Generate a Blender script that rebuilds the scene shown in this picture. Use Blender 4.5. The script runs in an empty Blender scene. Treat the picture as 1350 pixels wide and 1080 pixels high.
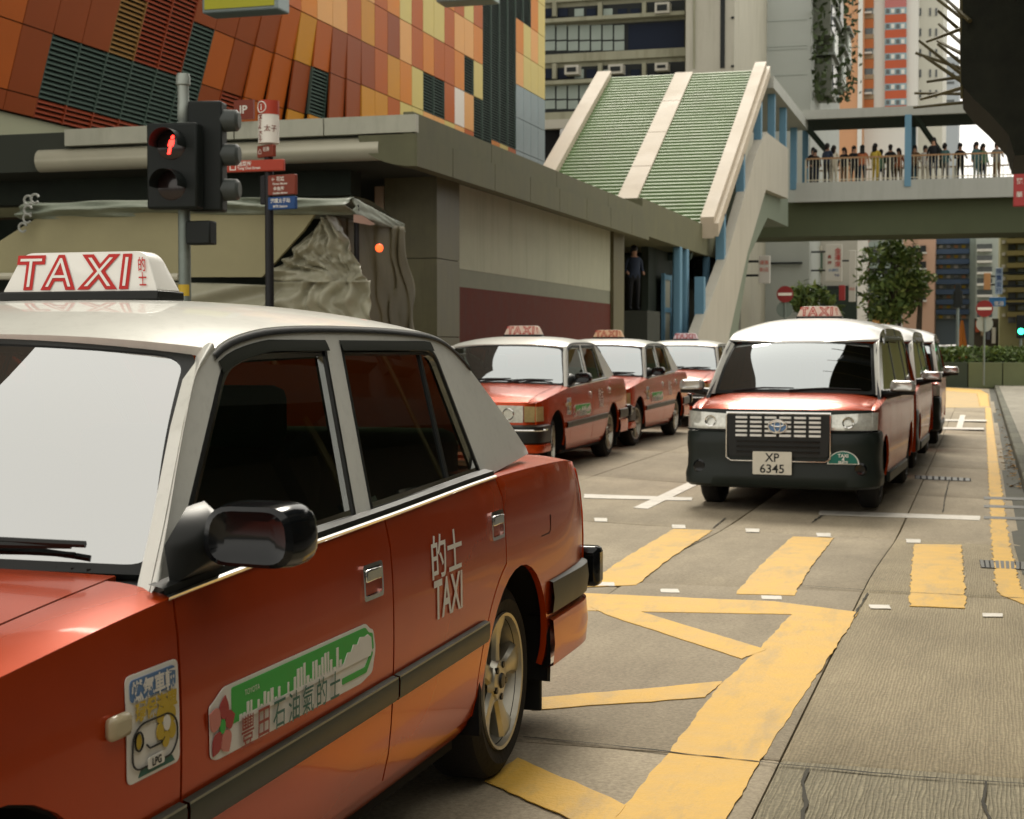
import bpy, bmesh, math, random
import numpy as np
from mathutils import Vector, Matrix
from mathutils.geometry import delaunay_2d_cdt
R = math.radians
random.seed(7)
S = bpy.context.scene
COL = S.collection
# ---------------------------------------------------------------- camera
F, PW, PH, CAMH = 2100., 1350., 1080., 1.35
YAW, PITCH = R(16.44), math.atan(83 / 2100.)
cam_d = bpy.data.cameras.new('camera'); cam = bpy.data.objects.new('camera', cam_d); COL.objects.link(cam)
cam.location = (0, 0, CAMH); cam.rotation_euler = (math.pi / 2 - PITCH, 0, YAW)
cam_d.sensor_fit = 'HORIZONTAL'; cam_d.sensor_width = 36; cam_d.lens = 36 * F / PW
cam_d.clip_start = .05; cam_d.clip_end = 1500
cam_d.dof.use_dof = True; cam_d.dof.focus_distance = 4.6; cam_d.dof.aperture_fstop = 10.0
S.camera = cam
# ---------------------------------------------------------------- world, sun, exposure
w = bpy.data.worlds.new('World'); S.world = w; w.use_nodes = True
nt = w.node_tree; nt.nodes.clear()
sky = nt.nodes.new('ShaderNodeTexSky'); sky.sky_type = 'NISHITA'; sky.sun_disc = False
SUN_EL, SUN_AZ = R(43), R(-14)
sky.sun_elevation = SUN_EL; sky.sun_rotation = SUN_AZ; sky.air_density = 1.0; sky.dust_density = 1.0; sky.ozone_density = 1.0
hs = nt.nodes.new('ShaderNodeHueSaturation'); hs.inputs['Saturation'].default_value = .12; hs.inputs['Value'].default_value = 1.0
mixw = nt.nodes.new('ShaderNodeMix'); mixw.data_type = 'RGBA'; mixw.blend_type = 'MULTIPLY'; mixw.inputs[0].default_value = 1.0
mixw.inputs[7].default_value = (1.0, .955, .865, 1)
bg = nt.nodes.new('ShaderNodeBackground'); bg.inputs[1].default_value = .12
ow = nt.nodes.new('ShaderNodeOutputWorld')
cl_ = nt.nodes.new('ShaderNodeMix'); cl_.data_type = 'RGBA'; cl_.inputs[0].default_value = .72; cl_.inputs[7].default_value = (6.2, 6.2, 6.2, 1)   # even cloud layer over the sky
nt.links.new(sky.outputs[0], hs.inputs['Color']); nt.links.new(hs.outputs[0], cl_.inputs[6]); nt.links.new(cl_.outputs[2], mixw.inputs[6])
nt.links.new(mixw.outputs[2], bg.inputs[0]); nt.links.new(bg.outputs[0], ow.inputs[0])
sl = bpy.data.lights.new('sun', 'SUN'); sl.energy = 1.5; sl.angle = R(24); sl.color = (1, .93, .80)
sun = bpy.data.objects.new('sun', sl); COL.objects.link(sun)
sd = Vector((math.sin(SUN_AZ) * math.cos(SUN_EL), math.cos(SUN_AZ) * math.cos(SUN_EL), math.sin(SUN_EL)))
sun.rotation_euler = sd.to_track_quat('Z', 'Y').to_euler(); sun.location = (0, 0, 40)
S.view_settings.view_transform = 'Standard'; S.view_settings.look = 'None'
S.view_settings.exposure = 1.05; S.view_settings.gamma = 1.0; S.view_settings.use_curve_mapping = False
S.cycles.max_bounces = 8; S.cycles.transparent_max_bounces = 12
# ---------------------------------------------------------------- photo pixels -> directions -> places
_fw = Vector((-math.sin(YAW) * math.cos(PITCH), math.cos(YAW) * math.cos(PITCH), -math.sin(PITCH)))
_rt = Vector((math.cos(YAW), math.sin(YAW), 0)); _up = _rt.cross(_fw); CP = Vector((0, 0, CAMH))
def ray(x, y): return _fw + _rt * ((x - PW / 2) / F) - _up * ((y - PH / 2) / F)
def onu(x, y, u): d = ray(x, y); return CP + d * (u / d.x)
def onv(x, y, v): d = ray(x, y); return CP + d * (v / d.y)
def proj(p):
    d = Vector(p) - CP; k = d.dot(_fw); return PW / 2 + F * d.dot(_rt) / k, PH / 2 - F * d.dot(_up) / k
def sst(a, b, x):
    t = min(1, max(0, (x - a) / (b - a))); return t * t * (3 - 2 * t)
def zroad(u, v): return -sst(9, 13.5, v) * sst(-4.6, -2.6, u) * (.11 + .028 * (max(-3, min(.6, u)) + 1.7))
def onroad(x, y):
    z = 0
    for _ in range(6):
        d = ray(x, y); p = CP + d * ((z - CAMH) / d.z); z = zroad(p.x, p.y)
    return p
# ---------------------------------------------------------------- naming helpers
def tag(o, label=None, cat=None, group=None, kind=None):
    for k, v in (('label', label), ('category', cat), ('group', group), ('kind', kind)):
        if v: o[k] = v
    return o
def thing(name, label, cat, loc=(0, 0, 0), rz=0, group=None):
    o = bpy.data.objects.new(name, None); COL.objects.link(o); o.location = loc; o.rotation_euler = (0, 0, rz)
    o.empty_display_size = .2
    return tag(o, label, cat, group)
def mobj(name, me, mat=None, parent=None):
    if mat is not None and len(me.materials) == 0: me.materials.append(mat)
    o = bpy.data.objects.new(name, me); COL.objects.link(o)
    if parent: o.parent = parent
    return o
def copy_tree(o, parent=None):
    c = o.copy(); COL.objects.link(c); c.parent = parent
    for ch in list(o.children): copy_tree(ch, c)
    return c
# ---------------------------------------------------------------- materials
MATS = {}
def mat(name, col, rough=.6, metal=0, coat=0, var=None, bump=None, spec=.28, emit=None, coord='Object', stain=None):
    """col base colour; var=(scale, amount) value noise; bump=(scale, strength); stain=(scale, colour, amount)"""
    if name in MATS: return MATS[name]
    m = bpy.data.materials.new(name); m.use_nodes = True; MATS[name] = m
    t = m.node_tree; b = t.nodes['Principled BSDF']; L = t.links
    b.inputs['Base Color'].default_value = (*col, 1); b.inputs['Roughness'].default_value = rough
    b.inputs['Metallic'].default_value = metal; b.inputs['Coat Weight'].default_value = coat
    b.inputs['Coat Roughness'].default_value = .04; b.inputs['Specular IOR Level'].default_value = spec
    if emit: b.inputs['Emission Color'].default_value = (*emit[0], 1); b.inputs['Emission Strength'].default_value = emit[1]
    if var or bump or stain:
        tc = t.nodes.new('ShaderNodeTexCoord')
    last = None
    if var:
        n = t.nodes.new('ShaderNodeTexNoise'); n.inputs['Scale'].default_value = var[0]; n.inputs['Detail'].default_value = 7
        n.inputs['Roughness'].default_value = .62
        L.new(tc.outputs[coord], n.inputs['Vector'])
        mr = t.nodes.new('ShaderNodeMapRange'); mr.inputs[1].default_value = .28; mr.inputs[2].default_value = .72
        mr.inputs[3].default_value = 1 - var[1]; mr.inputs[4].default_value = 1 + var[1]
        L.new(n.outputs['Fac'], mr.inputs[0])
        mx = t.nodes.new('ShaderNodeMix'); mx.data_type = 'RGBA'; mx.blend_type = 'MULTIPLY'; mx.inputs[0].default_value = 1
        mx.inputs[6].default_value = (*col, 1); L.new(mr.outputs[0], mx.inputs[7]); last = mx.outputs[2]
        rr = t.nodes.new('ShaderNodeMapRange'); rr.inputs[3].default_value = max(.02, rough * .8); rr.inputs[4].default_value = min(1, rough * 1.2)
        L.new(n.outputs['Fac'], rr.inputs[0]); L.new(rr.outputs[0], b.inputs['Roughness'])
    if stain:
        n2 = t.nodes.new('ShaderNodeTexNoise'); n2.inputs['Scale'].default_value = stain[0]; n2.inputs['Detail'].default_value = 9
        n2.inputs['Roughness'].default_value = .7
        mp = t.nodes.new('ShaderNodeMapping'); mp.inputs['Scale'].default_value = stain[3] if len(stain) > 3 else (1, 1, 1)
        L.new(tc.outputs[coord], mp.inputs[0]); L.new(mp.outputs[0], n2.inputs['Vector'])
        m2 = t.nodes.new('ShaderNodeMapRange'); m2.inputs[1].default_value = .5; m2.inputs[2].default_value = .72; m2.inputs[4].default_value = stain[2]
        L.new(n2.outputs['Fac'], m2.inputs[0])
        mx2 = t.nodes.new('ShaderNodeMix'); mx2.data_type = 'RGBA'; L.new(m2.outputs[0], mx2.inputs[0])
        if last: L.new(last, mx2.inputs[6])
        else: mx2.inputs[6].default_value = (*col, 1)
        mx2.inputs[7].default_value = (*stain[1], 1); last = mx2.outputs[2]
    if last: L.new(last, b.inputs['Base Color'])
    if bump:
        n3 = t.nodes.new('ShaderNodeTexNoise'); n3.inputs['Scale'].default_value = bump[0]; n3.inputs['Detail'].default_value = 5
        L.new(tc.outputs[coord], n3.inputs['Vector'])
        bp = t.nodes.new('ShaderNodeBump'); bp.inputs['Strength'].default_value = bump[1]; bp.inputs['Distance'].default_value = .02
        L.new(n3.outputs['Fac'], bp.inputs['Height']); L.new(bp.outputs[0], b.inputs['Normal'])
    return m
def glass(name, tint, refl_min=.06, rough=.0, blend=.35, gcol=(.95, 1, .98)):
    m = bpy.data.materials.new(name); m.use_nodes = True; t = m.node_tree; t.nodes.clear(); L = t.links; MATS[name] = m
    o = t.nodes.new('ShaderNodeOutputMaterial'); tr = t.nodes.new('ShaderNodeBsdfTransparent'); tr.inputs[0].default_value = (*tint, 1)
    g = t.nodes.new('ShaderNodeBsdfGlossy'); g.inputs['Roughness'].default_value = rough; g.inputs[0].default_value = (*gcol, 1)
    lw = t.nodes.new('ShaderNodeFresnel'); lw.inputs[0].default_value = 1.5
    mr = t.nodes.new('ShaderNodeMapRange'); mr.inputs[1].default_value = .03; mr.inputs[2].default_value = 1; mr.inputs[3].default_value = refl_min; mr.inputs[4].default_value = 1
    mx = t.nodes.new('ShaderNodeMixShader')
    L.new(lw.outputs[0], mr.inputs[0]); L.new(mr.outputs[0], mx.inputs[0]); L.new(tr.outputs[0], mx.inputs[1]); L.new(g.outputs[0], mx.inputs[2]); L.new(mx.outputs[0], o.inputs[0])
    return m
# ---------------------------------------------------------------- mesh builder
class MB:
    def __init__(s): s.v = []; s.f = []; s.mi = []; s.cur = 0
    def add(s, vs, fs, M=None):
        o = len(s.v)
        s.v += [tuple(M @ Vector(p)) if M is not None else tuple(p) for p in vs]
        s.f += [tuple(i + o for i in f) for f in fs]; s.mi += [s.cur] * len(fs)
        return s
    def box(s, c, d, M=None, taper=None):
        x, y, z = d[0] / 2, d[1] / 2, d[2] / 2; k = taper or (1, 1)
        vs = [(c[0] + a * x * (k[0] if e > 0 else 1), c[1] + b * y * (k[1] if e > 0 else 1), c[2] + e * z) for e in (-1, 1) for a, b in ((-1, -1), (1, -1), (1, 1), (-1, 1))]
        return s.add(vs, [(3, 2, 1, 0), (4, 5, 6, 7), (0, 1, 5, 4), (1, 2, 6, 5), (2, 3, 7, 6), (3, 0, 4, 7)], M)
    def bb(s, x0, x1, y0, y1, z0, z1, M=None): return s.box(((x0 + x1) / 2, (y0 + y1) / 2, (z0 + z1) / 2), (abs(x1 - x0), abs(y1 - y0), abs(z1 - z0)), M)
    def tube(s, pts, r, n=8, cap=True, M=None):
        pts = [Vector(p) for p in pts]; rs = r if isinstance(r, (list, tuple)) else [r] * len(pts)
        vs = []; fs = []; up0 = None
        for i, p in enumerate(pts):
            d = (pts[min(i + 1, len(pts) - 1)] - pts[max(i - 1, 0)])
            d = d.normalized() if d.length > 1e-9 else Vector((0, 0, 1))
            a = Vector((0, 0, 1)) if abs(d.z) < .95 else Vector((1, 0, 0))
            if up0 is not None: a = up0
            e1 = d.cross(a); e1 = e1.normalized() if e1.length > 1e-6 else d.orthogonal().normalized()
            e2 = e1.cross(d).normalized(); up0 = e2
            for k in range(n):
                t = 2 * math.pi * k / n; vs.append(p + (e1 * math.cos(t) + e2 * math.sin(t)) * rs[i])
        for i in range(len(pts) - 1):
            for k in range(n):
                a, b = i * n + k, i * n + (k + 1) % n; fs.append((a, b, b + n, a + n))
        if cap: fs.append(tuple(range(n - 1, -1, -1))); fs.append(tuple(range((len(pts) - 1) * n, len(pts) * n)))
        return s.add(vs, fs, M)
    def prism(s, poly, fn, t0, t1, M=None):
        """poly 2D; fn(a,b,t)->3D; extruded between t0 and t1"""
        n = len(poly); vs = [fn(a, b, t0) for a, b in poly] + [fn(a, b, t1) for a, b in poly]
        fs = [tuple(range(n)), tuple(range(2 * n - 1, n - 1, -1))] + [(i, i + n, (i + 1) % n + n, (i + 1) % n) for i in range(n)]
        return s.add(vs, fs, M)
    def grid(s, fn, nu, nv, M=None, wrap=False):
        vs = [fn(i / nu, j / nv) for j in range(nv + 1) for i in range(nu + 1)]
        fs = [(j * (nu + 1) + i, j * (nu + 1) + i + 1, (j + 1) * (nu + 1) + i + 1, (j + 1) * (nu + 1) + i) for j in range(nv) for i in range(nu)]
        return s.add(vs, fs, M)
    def lathe(s, prof, n=32, M=None, axis='y', a0=0, a1=2 * math.pi):
        """prof [(r, h)] round the axis"""
        full = abs(a1 - a0 - 2 * math.pi) < 1e-6; m = n if full else n + 1; vs = []; fs = []
        for k in range(m):
            t = a0 + (a1 - a0) * k / n; c, si = math.cos(t), math.sin(t)
            for r, h in prof: vs.append({'y': (r * c, h, r * si), 'z': (r * c, r * si, h), 'x': (h, r * c, r * si)}[axis])
        q = len(prof)
        for k in range(n):
            k2 = (k + 1) % m
            for i in range(q - 1): fs.append((k * q + i, k2 * q + i, k2 * q + i + 1, k * q + i + 1))
        return s.add(vs, fs, M)
    def ball(s, c, r, n=12, m=8, M=None):
        r = r if isinstance(r, (tuple, list)) else (r, r, r)
        return s.grid(lambda a, b: (c[0] + r[0] * math.cos(2 * math.pi * a) * math.sin(math.pi * b), c[1] + r[1] * math.sin(2 * math.pi * a) * math.sin(math.pi * b), c[2] + r[2] * math.cos(math.pi * b)), n, m, M)
    def mesh(s, name, ang=35, smooth=True, fix=True):
        me = bpy.data.meshes.new(name); me.from_pydata(s.v, [], s.f)
        if any(s.mi): me.polygons.foreach_set('material_index', s.mi)
        bm = bmesh.new(); bm.from_mesh(me); bmesh.ops.remove_doubles(bm, verts=bm.verts, dist=1e-5)
        if fix: bmesh.ops.recalc_face_normals(bm, faces=bm.faces)
        bm.to_mesh(me); bm.free()
        if smooth:
            me.polygons.foreach_set('use_smooth', [True] * len(me.polygons)); me.set_sharp_from_angle(angle=R(ang))
        me.update(); return me
    def obj(s, name, m=None, parent=None, ang=35, smooth=True, fix=True, bev=0, loc=None):
        me = s.mesh(name, ang, smooth, fix); ms = m if isinstance(m, (list, tuple)) else [m]
        for q in ms: me.materials.append(q)
        o = mobj(name, me, None, parent)
        if loc: o.location = loc
        if bev:
            bv = o.modifiers.new('bevel', 'BEVEL'); bv.width = bev; bv.segments = 2; bv.limit_method = 'ANGLE'; bv.angle_limit = R(40)
        return o
def hermite(tbl, x):
    xs = [p[0] for p in tbl]; ys = [p[1] for p in tbl]
    if x <= xs[0]: return ys[0]
    if x >= xs[-1]: return ys[-1]
    i = max(k for k in range(len(xs) - 1) if xs[k] <= x)
    def sl_(k):
        if k == 0: return (ys[1] - ys[0]) / (xs[1] - xs[0])
        if k == len(xs) - 1: return (ys[-1] - ys[-2]) / (xs[-1] - xs[-2])
        return (ys[k + 1] - ys[k - 1]) / (xs[k + 1] - xs[k - 1])
    h = xs[i + 1] - xs[i]; t = (x - xs[i]) / h
    return (2 * t**3 - 3 * t**2 + 1) * ys[i] + (t**3 - 2 * t**2 + t) * h * sl_(i) + (-2 * t**3 + 3 * t**2) * ys[i + 1] + (t**3 - t**2) * h * sl_(i + 1)
def inpoly(a, b, P):
    c = False; n = len(P); j = n - 1
    for i in range(n):
        if (P[i][1] > b) != (P[j][1] > b) and a < (P[j][0] - P[i][0]) * (b - P[i][1]) / (P[j][1] - P[i][1]) + P[i][0]: c = not c
        j = i
    return c
def dens(P, res, closed=True):
    out = []
    for i in range(len(P) if closed else len(P) - 1):
        a, b = P[i], P[(i + 1) % len(P)]; d = math.hypot(b[0] - a[0], b[1] - a[1]); n = max(1, int(math.ceil(d / res)))
        out += [(a[0] + (b[0] - a[0]) * k / n, a[1] + (b[1] - a[1]) * k / n) for k in range(n)]
    if not closed: out.append(P[-1])
    return out
def rnd(P, r, n=5):
    """round the corners of a polygon; r a number or one per corner"""
    out = []; N = len(P)
    for i in range(N):
        ri = r[i] if isinstance(r, (list, tuple)) else r
        p = Vector(P[i]); a = Vector(P[i - 1]) - p; b = Vector(P[(i + 1) % N]) - p
        if ri <= 0: out.append(tuple(p)); continue
        k = min(ri, a.length * .48, b.length * .48); q0 = p + a.normalized() * k; q1 = p + b.normalized() * k
        for j in range(n + 1):
            t = j / n; q = q0 * (1 - t)**2 + p * 2 * t * (1 - t) + q1 * t * t; out.append(tuple(q))
    return out
def panel_mesh(name, outline, fn, out, holes=(), res=.06, thick=.012, edge_res=None, off=0):
    loops = [dens(outline, edge_res or res)] + [dens(h, edge_res or res) for h in holes]
    pts = []; edges = []; idx = []
    for lp in loops:
        o = len(pts); pts += lp; n = len(lp); edges += [(o + i, o + (i + 1) % n) for i in range(n)]; idx.append(list(range(o, o + n)))
    nb = len(pts)
    A = np.array(pts); x0, y0 = A.min(0); x1, y1 = A.max(0)
    nx, ny = int((x1 - x0) / res) + 1, int((y1 - y0) / res) + 1
    for i in range(nx):
        for j in range(ny):
            a, b = x0 + (i + .5) * (x1 - x0) / nx, y0 + (j + .5) * (y1 - y0) / ny
            if inpoly(a, b, loops[0]) and not any(inpoly(a, b, h) for h in loops[1:]) and np.min((A[:, 0] - a)**2 + (A[:, 1] - b)**2) > (.45 * res)**2: pts.append((a, b))
    r = delaunay_2d_cdt([Vector(p) for p in pts], edges, [], 0, 1e-7)
    V = r[0]; faces = []
    for f in r[2]:
        cx = sum(V[i].x for i in f) / len(f); cy = sum(V[i].y for i in f) / len(f)
        if inpoly(cx, cy, loops[0]) and not any(inpoly(cx, cy, h) for h in loops[1:]): faces.append(list(f))
    mp = {}
    for j, ol in enumerate(r[3]):
        for i in ol: mp[i] = j
    out = Vector(out); e = 1e-3
    def nrm(a, b):
        p = Vector(fn(a, b)); q = (Vector(fn(a + e, b)) - p).cross(Vector(fn(a, b + e)) - p)
        if q.length < 1e-14: return out.normalized()
        q.normalize(); return q if q.dot(out) >= 0 else -q
    N = [nrm(v.x, v.y) for v in V]; P3 = [Vector(fn(v.x, v.y)) + N[i] * off for i, v in enumerate(V)]
    if faces:
        f = faces[len(faces) // 2]; q = (P3[f[1]] - P3[f[0]]).cross(P3[f[2]] - P3[f[0]])
        if q.dot(N[f[0]]) < 0: faces = [g[::-1] for g in faces]
    vs = [tuple(p) for p in P3]
    if thick:
        for lp in idx:
            o = len(vs); n = len(lp); vs += [tuple(P3[mp[i]] - N[mp[i]] * thick) for i in lp]
            for k in range(n): faces.append([mp[lp[k]], mp[lp[(k + 1) % n]], o + (k + 1) % n, o + k])
    me = bpy.data.meshes.new(name); me.from_pydata(vs, [], faces)
    me.polygons.foreach_set('use_smooth', [True] * len(me.polygons)); me.set_sharp_from_angle(angle=R(40)); me.update()
    return me
def panel(name, outline, fn, out, m, parent, **k): return mobj(name, panel_mesh(name, outline, fn, out, **k), m, parent)
def panel2(name, outline, fn, m, parent, **k):
    """on the left side of a car and mirrored on its right side; fn gives points with y > 0"""
    a = panel(name, outline, fn, (0, 1, 0), m, parent, **k)
    def g(p, q): v = Vector(fn(p, q)); v.y = -v.y; return v
    b = panel(name, outline, g, (0, -1, 0), m, parent, **k); return a, b
def strip_mesh(name, rows):
    """rows: list of equally long lists of 3D points"""
    b = MB(); n = len(rows[0]); b.add([p for r_ in rows for p in r_], [(j * n + i, j * n + i + 1, (j + 1) * n + i + 1, (j + 1) * n + i) for j in range(len(rows) - 1) for i in range(n - 1)])
    return b
_TX = {}
def text_geo(body, size=1.0, bold=0.0, spacing=1.0, line=1.0, align='CENTER'):
    key = (body, size, bold, spacing, line, align)
    if key in _TX: return _TX[key]
    cu = bpy.data.curves.new('text', 'FONT'); cu.body = body; cu.size = size; cu.offset = bold; cu.align_x = align; cu.align_y = 'CENTER'
    cu.space_character = spacing; cu.space_line = line; cu.fill_mode = 'FRONT'; cu.resolution_u = 3
    o = bpy.data.objects.new('text', cu); COL.objects.link(o)
    dg = bpy.context.evaluated_depsgraph_get(); me = bpy.data.meshes.new_from_object(o.evaluated_get(dg))
    vs = [(v.co.x, v.co.y) for v in me.vertices]; fs = [tuple(p.vertices) for p in me.polygons]
    bpy.data.objects.remove(o); bpy.data.curves.remove(cu); bpy.data.meshes.remove(me)
    _TX[key] = (vs, fs); return vs, fs
def text_on(name, body, fn, m, parent, size=.1, bold=0, spacing=1., line=1., sx=1., sy=1., center=True):
    vs, fs = text_geo(body, size, bold, spacing, line)
    if not vs: return None
    if center:
        xs = [v[0] for v in vs]; ys = [v[1] for v in vs]; cx, cy = (min(xs) + max(xs)) / 2, (min(ys) + max(ys)) / 2
        vs = [(a - cx, b - cy) for a, b in vs]
    me = bpy.data.meshes.new(name); me.from_pydata([tuple(fn(a * sx, b * sy)) for a, b in vs], [], fs); me.update()
    return mobj(name, me, m, parent)
# ================================================================ vehicle materials
RED = mat('taxi_red_paint', (.47, .050, .004), .24, .42, coat=.24, var=(2.2, .08), bump=(1.4, .03), spec=.2)
SILV = mat('taxi_silver_paint', (.66, .66, .60), .36, .05, coat=.6, var=(3, .05), stain=(30, (.52, .52, .47), .5))
BLK = mat('black_plastic', (.012, .013, .012), .38, var=(8, .2))
BLKG = mat('gloss_black_plastic', (.005, .006, .007), .12, spec=.35)
RUB = mat('tyre_rubber', (.013, .012, .011), .75, var=(14, .3), bump=(60, .15))
VOID = mat('dark_underbody', (.006, .006, .006), .9)
MOULD = mat('olive_grey_moulding', (.045, .047, .034), .42, var=(9, .2))
CHR = mat('chrome', (.78, .77, .74), .12, 1.0, var=(20, .06))
ALLOY = mat('alloy_wheel_metal', (.46, .44, .37), .34, .85, var=(12, .15))
GLS = glass('side_window_glass', (.24, .29, .21), .07)
FILM = glass('windscreen_film_glass', (.22, .24, .24), .52, gcol=(.96, .98, .98))
FILM2 = glass('windscreen_glass', (.26, .32, .33), .50, gcol=(.92, .98, 1))
LENS = mat('headlamp_lens', (.62, .62, .56), .12, .35, coat=.8, var=(30, .25))
AMB = mat('corner_lamp_lens', (.42, .33, .15), .2, coat=.7, var=(40, .15))
TAIL = mat('tail_lamp_lens', (.35, .01, .01), .15, coat=.8)
SIGNW = mat('roof_sign_white', (.80, .78, .72), .35, coat=.3, var=(6, .03))
SIGNP = mat('roof_sign_pinkish', (.74, .56, .46), .4, var=(6, .05))
INKR = mat('red_ink', (.50, .02, .015), .5)
WHT = mat('white_vinyl', (.78, .75, .68), .5, var=(12, .05))
GRNI = mat('green_vinyl', (.05, .42, .07), .5, var=(10, .06))
DGRN = mat('dark_green_vinyl', (.03, .13, .10), .5)
BRNI = mat('brown_red_vinyl', (.30, .045, .03), .5)
PINK = mat('pink_vinyl', (.62, .22, .18), .5)
DRED = mat('dark_red_vinyl', (.40, .05, .05), .5)
YEL = mat('yellow_vinyl', (.55, .38, .04), .5)
BLUI = mat('blue_vinyl', (.12, .22, .40), .5)
SEAT = mat('seat_cloth', (.09, .10, .085), .9, bump=(120, .2))
SEATG = mat('teal_headrest_cover', (.06, .24, .18), .8)
BRASS = mat('marker_lamp_lens', (.45, .38, .24), .25, coat=.5)

def wheel(parent, x, y, side, r=.305, wd=.19, rimr=.208, spokes=5, rim_m=None):
    M = Matrix.Translation((x, y, r)) @ (Matrix.Identity(4) if side > 0 else Matrix.Rotation(math.pi, 4, 'Z'))
    h = wd / 2
    wh = bpy.data.objects.new('wheel', None); COL.objects.link(wh); wh.parent = parent; wh.location = (x, y, r)
    wh.rotation_euler = (0, 0, 0 if side > 0 else math.pi); wh.empty_display_size = .1
    t = MB(); t.lathe([(rimr - .012, -h + .01), (rimr + .03, -h), (r - .05, -h - .004), (r - .012, -h + .018), (r, -h + .04), (r, h - .04), (r - .012, h - .018), (r - .05, h + .004), (rimr + .03, h), (rimr + .004, h - .008), (rimr - .012, h - .02)], 56)
    t.obj('tyre', RUB, wh, 30)
    rm = MB(); rm.lathe([(rimr + .006, h - .006), (rimr + .004, h + .002), (rimr - .006, h), (rimr - .012, h - .03), (rimr - .03, h - .09)], 56)
    hub = .075; fh = h - .012
    for k in range(spokes):
        a = 2 * math.pi * k / spokes + math.pi / 2 + .12; Mk = Matrix.Rotation(-a, 4, 'Y')
        pr = [(.03, .036), (.075, .030), (.11, .027), (.15, .036), (rimr - .008, .062)]
        vs = []; fs = []
        for i, (q, hw) in enumerate(pr):
            d = -.012 * math.sin(min(1, q / rimr) * math.pi)
            vs += [(q, fh + d - .012, -hw), (q, fh + d, -hw * .72), (q, fh + d + .004, 0), (q, fh + d, hw * .72), (q, fh + d - .012, hw), (q, fh + d - .05, hw * .9), (q, fh + d - .05, -hw * .9)]
        for i in range(len(pr) - 1):
            for c in range(7): fs.append((i * 7 + c, i * 7 + (c + 1) % 7, i * 7 + 7 + (c + 1) % 7, i * 7 + 7 + c))
        rm.add(vs, fs, Mk)
    rm.lathe([(0, fh + .004), (.03, fh + .004), (.06, fh), (.07, fh - .02)], 30)
    rmo = rm.obj('rim', rim_m or ALLOY, wh, 35)
    nb = MB()
    for k in range(5):
        a = 2 * math.pi * k / 5 + .8; nb.tube([(.052 * math.cos(a), fh - .004, .052 * math.sin(a)), (.052 * math.cos(a), fh + .006, .052 * math.sin(a))], .011, 6)
    nb.lathe([(0, fh + .012), (.022, fh + .011), (.026, fh + .002)], 16)
    nb.obj('lug_nuts', BLK, rmo)
    dk = MB(); dk.lathe([(0, h - .075), (rimr - .02, h - .075)], 24); dk.lathe([(.02, h - .055), (.12, h - .055), (.12, h - .07)], 24); dk.obj('brake_disc', VOID, wh)
    return wh
def sticker(name, poly, fn, m, parent, res=.03, off=.003): return panel(name, poly, fn, (0, 1, 0), m, parent, res=res, thick=.0015, off=off)
def circ(cx, cy, rx, ry=None, n=20, a0=0, a1=2 * math.pi):
    ry = ry or rx; full = abs(a1 - a0 - 2 * math.pi) < 1e-6
    return [(cx + rx * math.cos(a0 + (a1 - a0) * k / (n if full else n - 1)), cy + ry * math.sin(a0 + (a1 - a0) * k / (n if full else n - 1))) for k in range(n)]
def petal(cx, cy, ang, r0, r1, wd, n=8):
    P = [(r0, 0)] + [(r0 + (r1 - r0) * k / n, wd * math.sin(math.pi * (k / n)**.9)) for k in range(1, n)] + [(r1, 0)] + [(r0 + (r1 - r0) * k / n, -wd * math.sin(math.pi * (k / n)**.9)) for k in range(n - 1, 0, -1)]
    c, s = math.cos(ang), math.sin(ang); return [(cx + a * c - b * s, cy + a * s + b * c) for a, b in P]
def roof_sign(parent, x, z, mface, big=True, wd=.445, hh=.112):
    sg = MB(); n = 10
    # loaf-shaped sign: rounded trapezoid front, thick in x
    P = rnd([(-wd / 2, .012), (wd / 2, .012), (wd / 2 - .045, hh), (-wd / 2 + .045, hh)], [.004, .004, .03, .03], 6)
    rows = []
    for t, k in ((.062, 0), (.058, .004), (.05, .007), (-.05, .007), (-.058, .004), (-.062, 0)):
        lean = lambda b, t=t: t * (1 - .45 * b / hh)
        rows.append([(x + lean(b), a * (1 + k * 1.5), z + b * (1 + k * 2)) for a, b in P])
    N = len(P); vs = [p for r_ in rows for p in r_]
    fs = [(j * N + i, j * N + (i + 1) % N, (j + 1) * N + (i + 1) % N, (j + 1) * N + i) for j in range(len(rows) - 1) for i in range(N)] + [tuple(range(N)), tuple(range(5 * N, 6 * N))]
    sg.add(vs, fs); so = sg.obj('roof_sign', mface, parent, 50)
    sb = MB(); sb.bb(x - .068, x + .068, -wd / 2 - .008, wd / 2 + .008, z - .012, z + .012); sb.obj('sign_base', BLK, so, bev=.004)
    fnf = lambda a, b: Vector((x + .062 * (1 - .45 * (b + hh * .55) / hh) + .0025, a, z + b + hh * .55))   # front face, car's left is +y
    for ch, cy in zip('TAXI', (-.150, -.062, .052, .128)):
        g = lambda a, b, c=cy: fnf(a + c, b)
        text_on('sign_letter', ch, g, INKR, so, .112, .0072, sx=1.05, sy=1.0)
        g2 = lambda a, b, c=cy: fnf(a + c, b) + Vector((.0012, 0, 0))
        if big: text_on('sign_letter_core', ch, g2, mface, so, .112, -.0015, sx=1.05, sy=1.0)
    if big:
        g3 = lambda a, b: Vector((x + .035 - a * .9, wd / 2 - .006 - (b + .06) * .40 + .002, z + b + .060))
        text_on('sign_side_lettering', '的\n士', lambda a, b: fnf(a * .6 + .176 - b * .2, b) + Vector((.002, 0, 0)), INKR, so, .040, .0004, line=.95)
    return so
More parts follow.
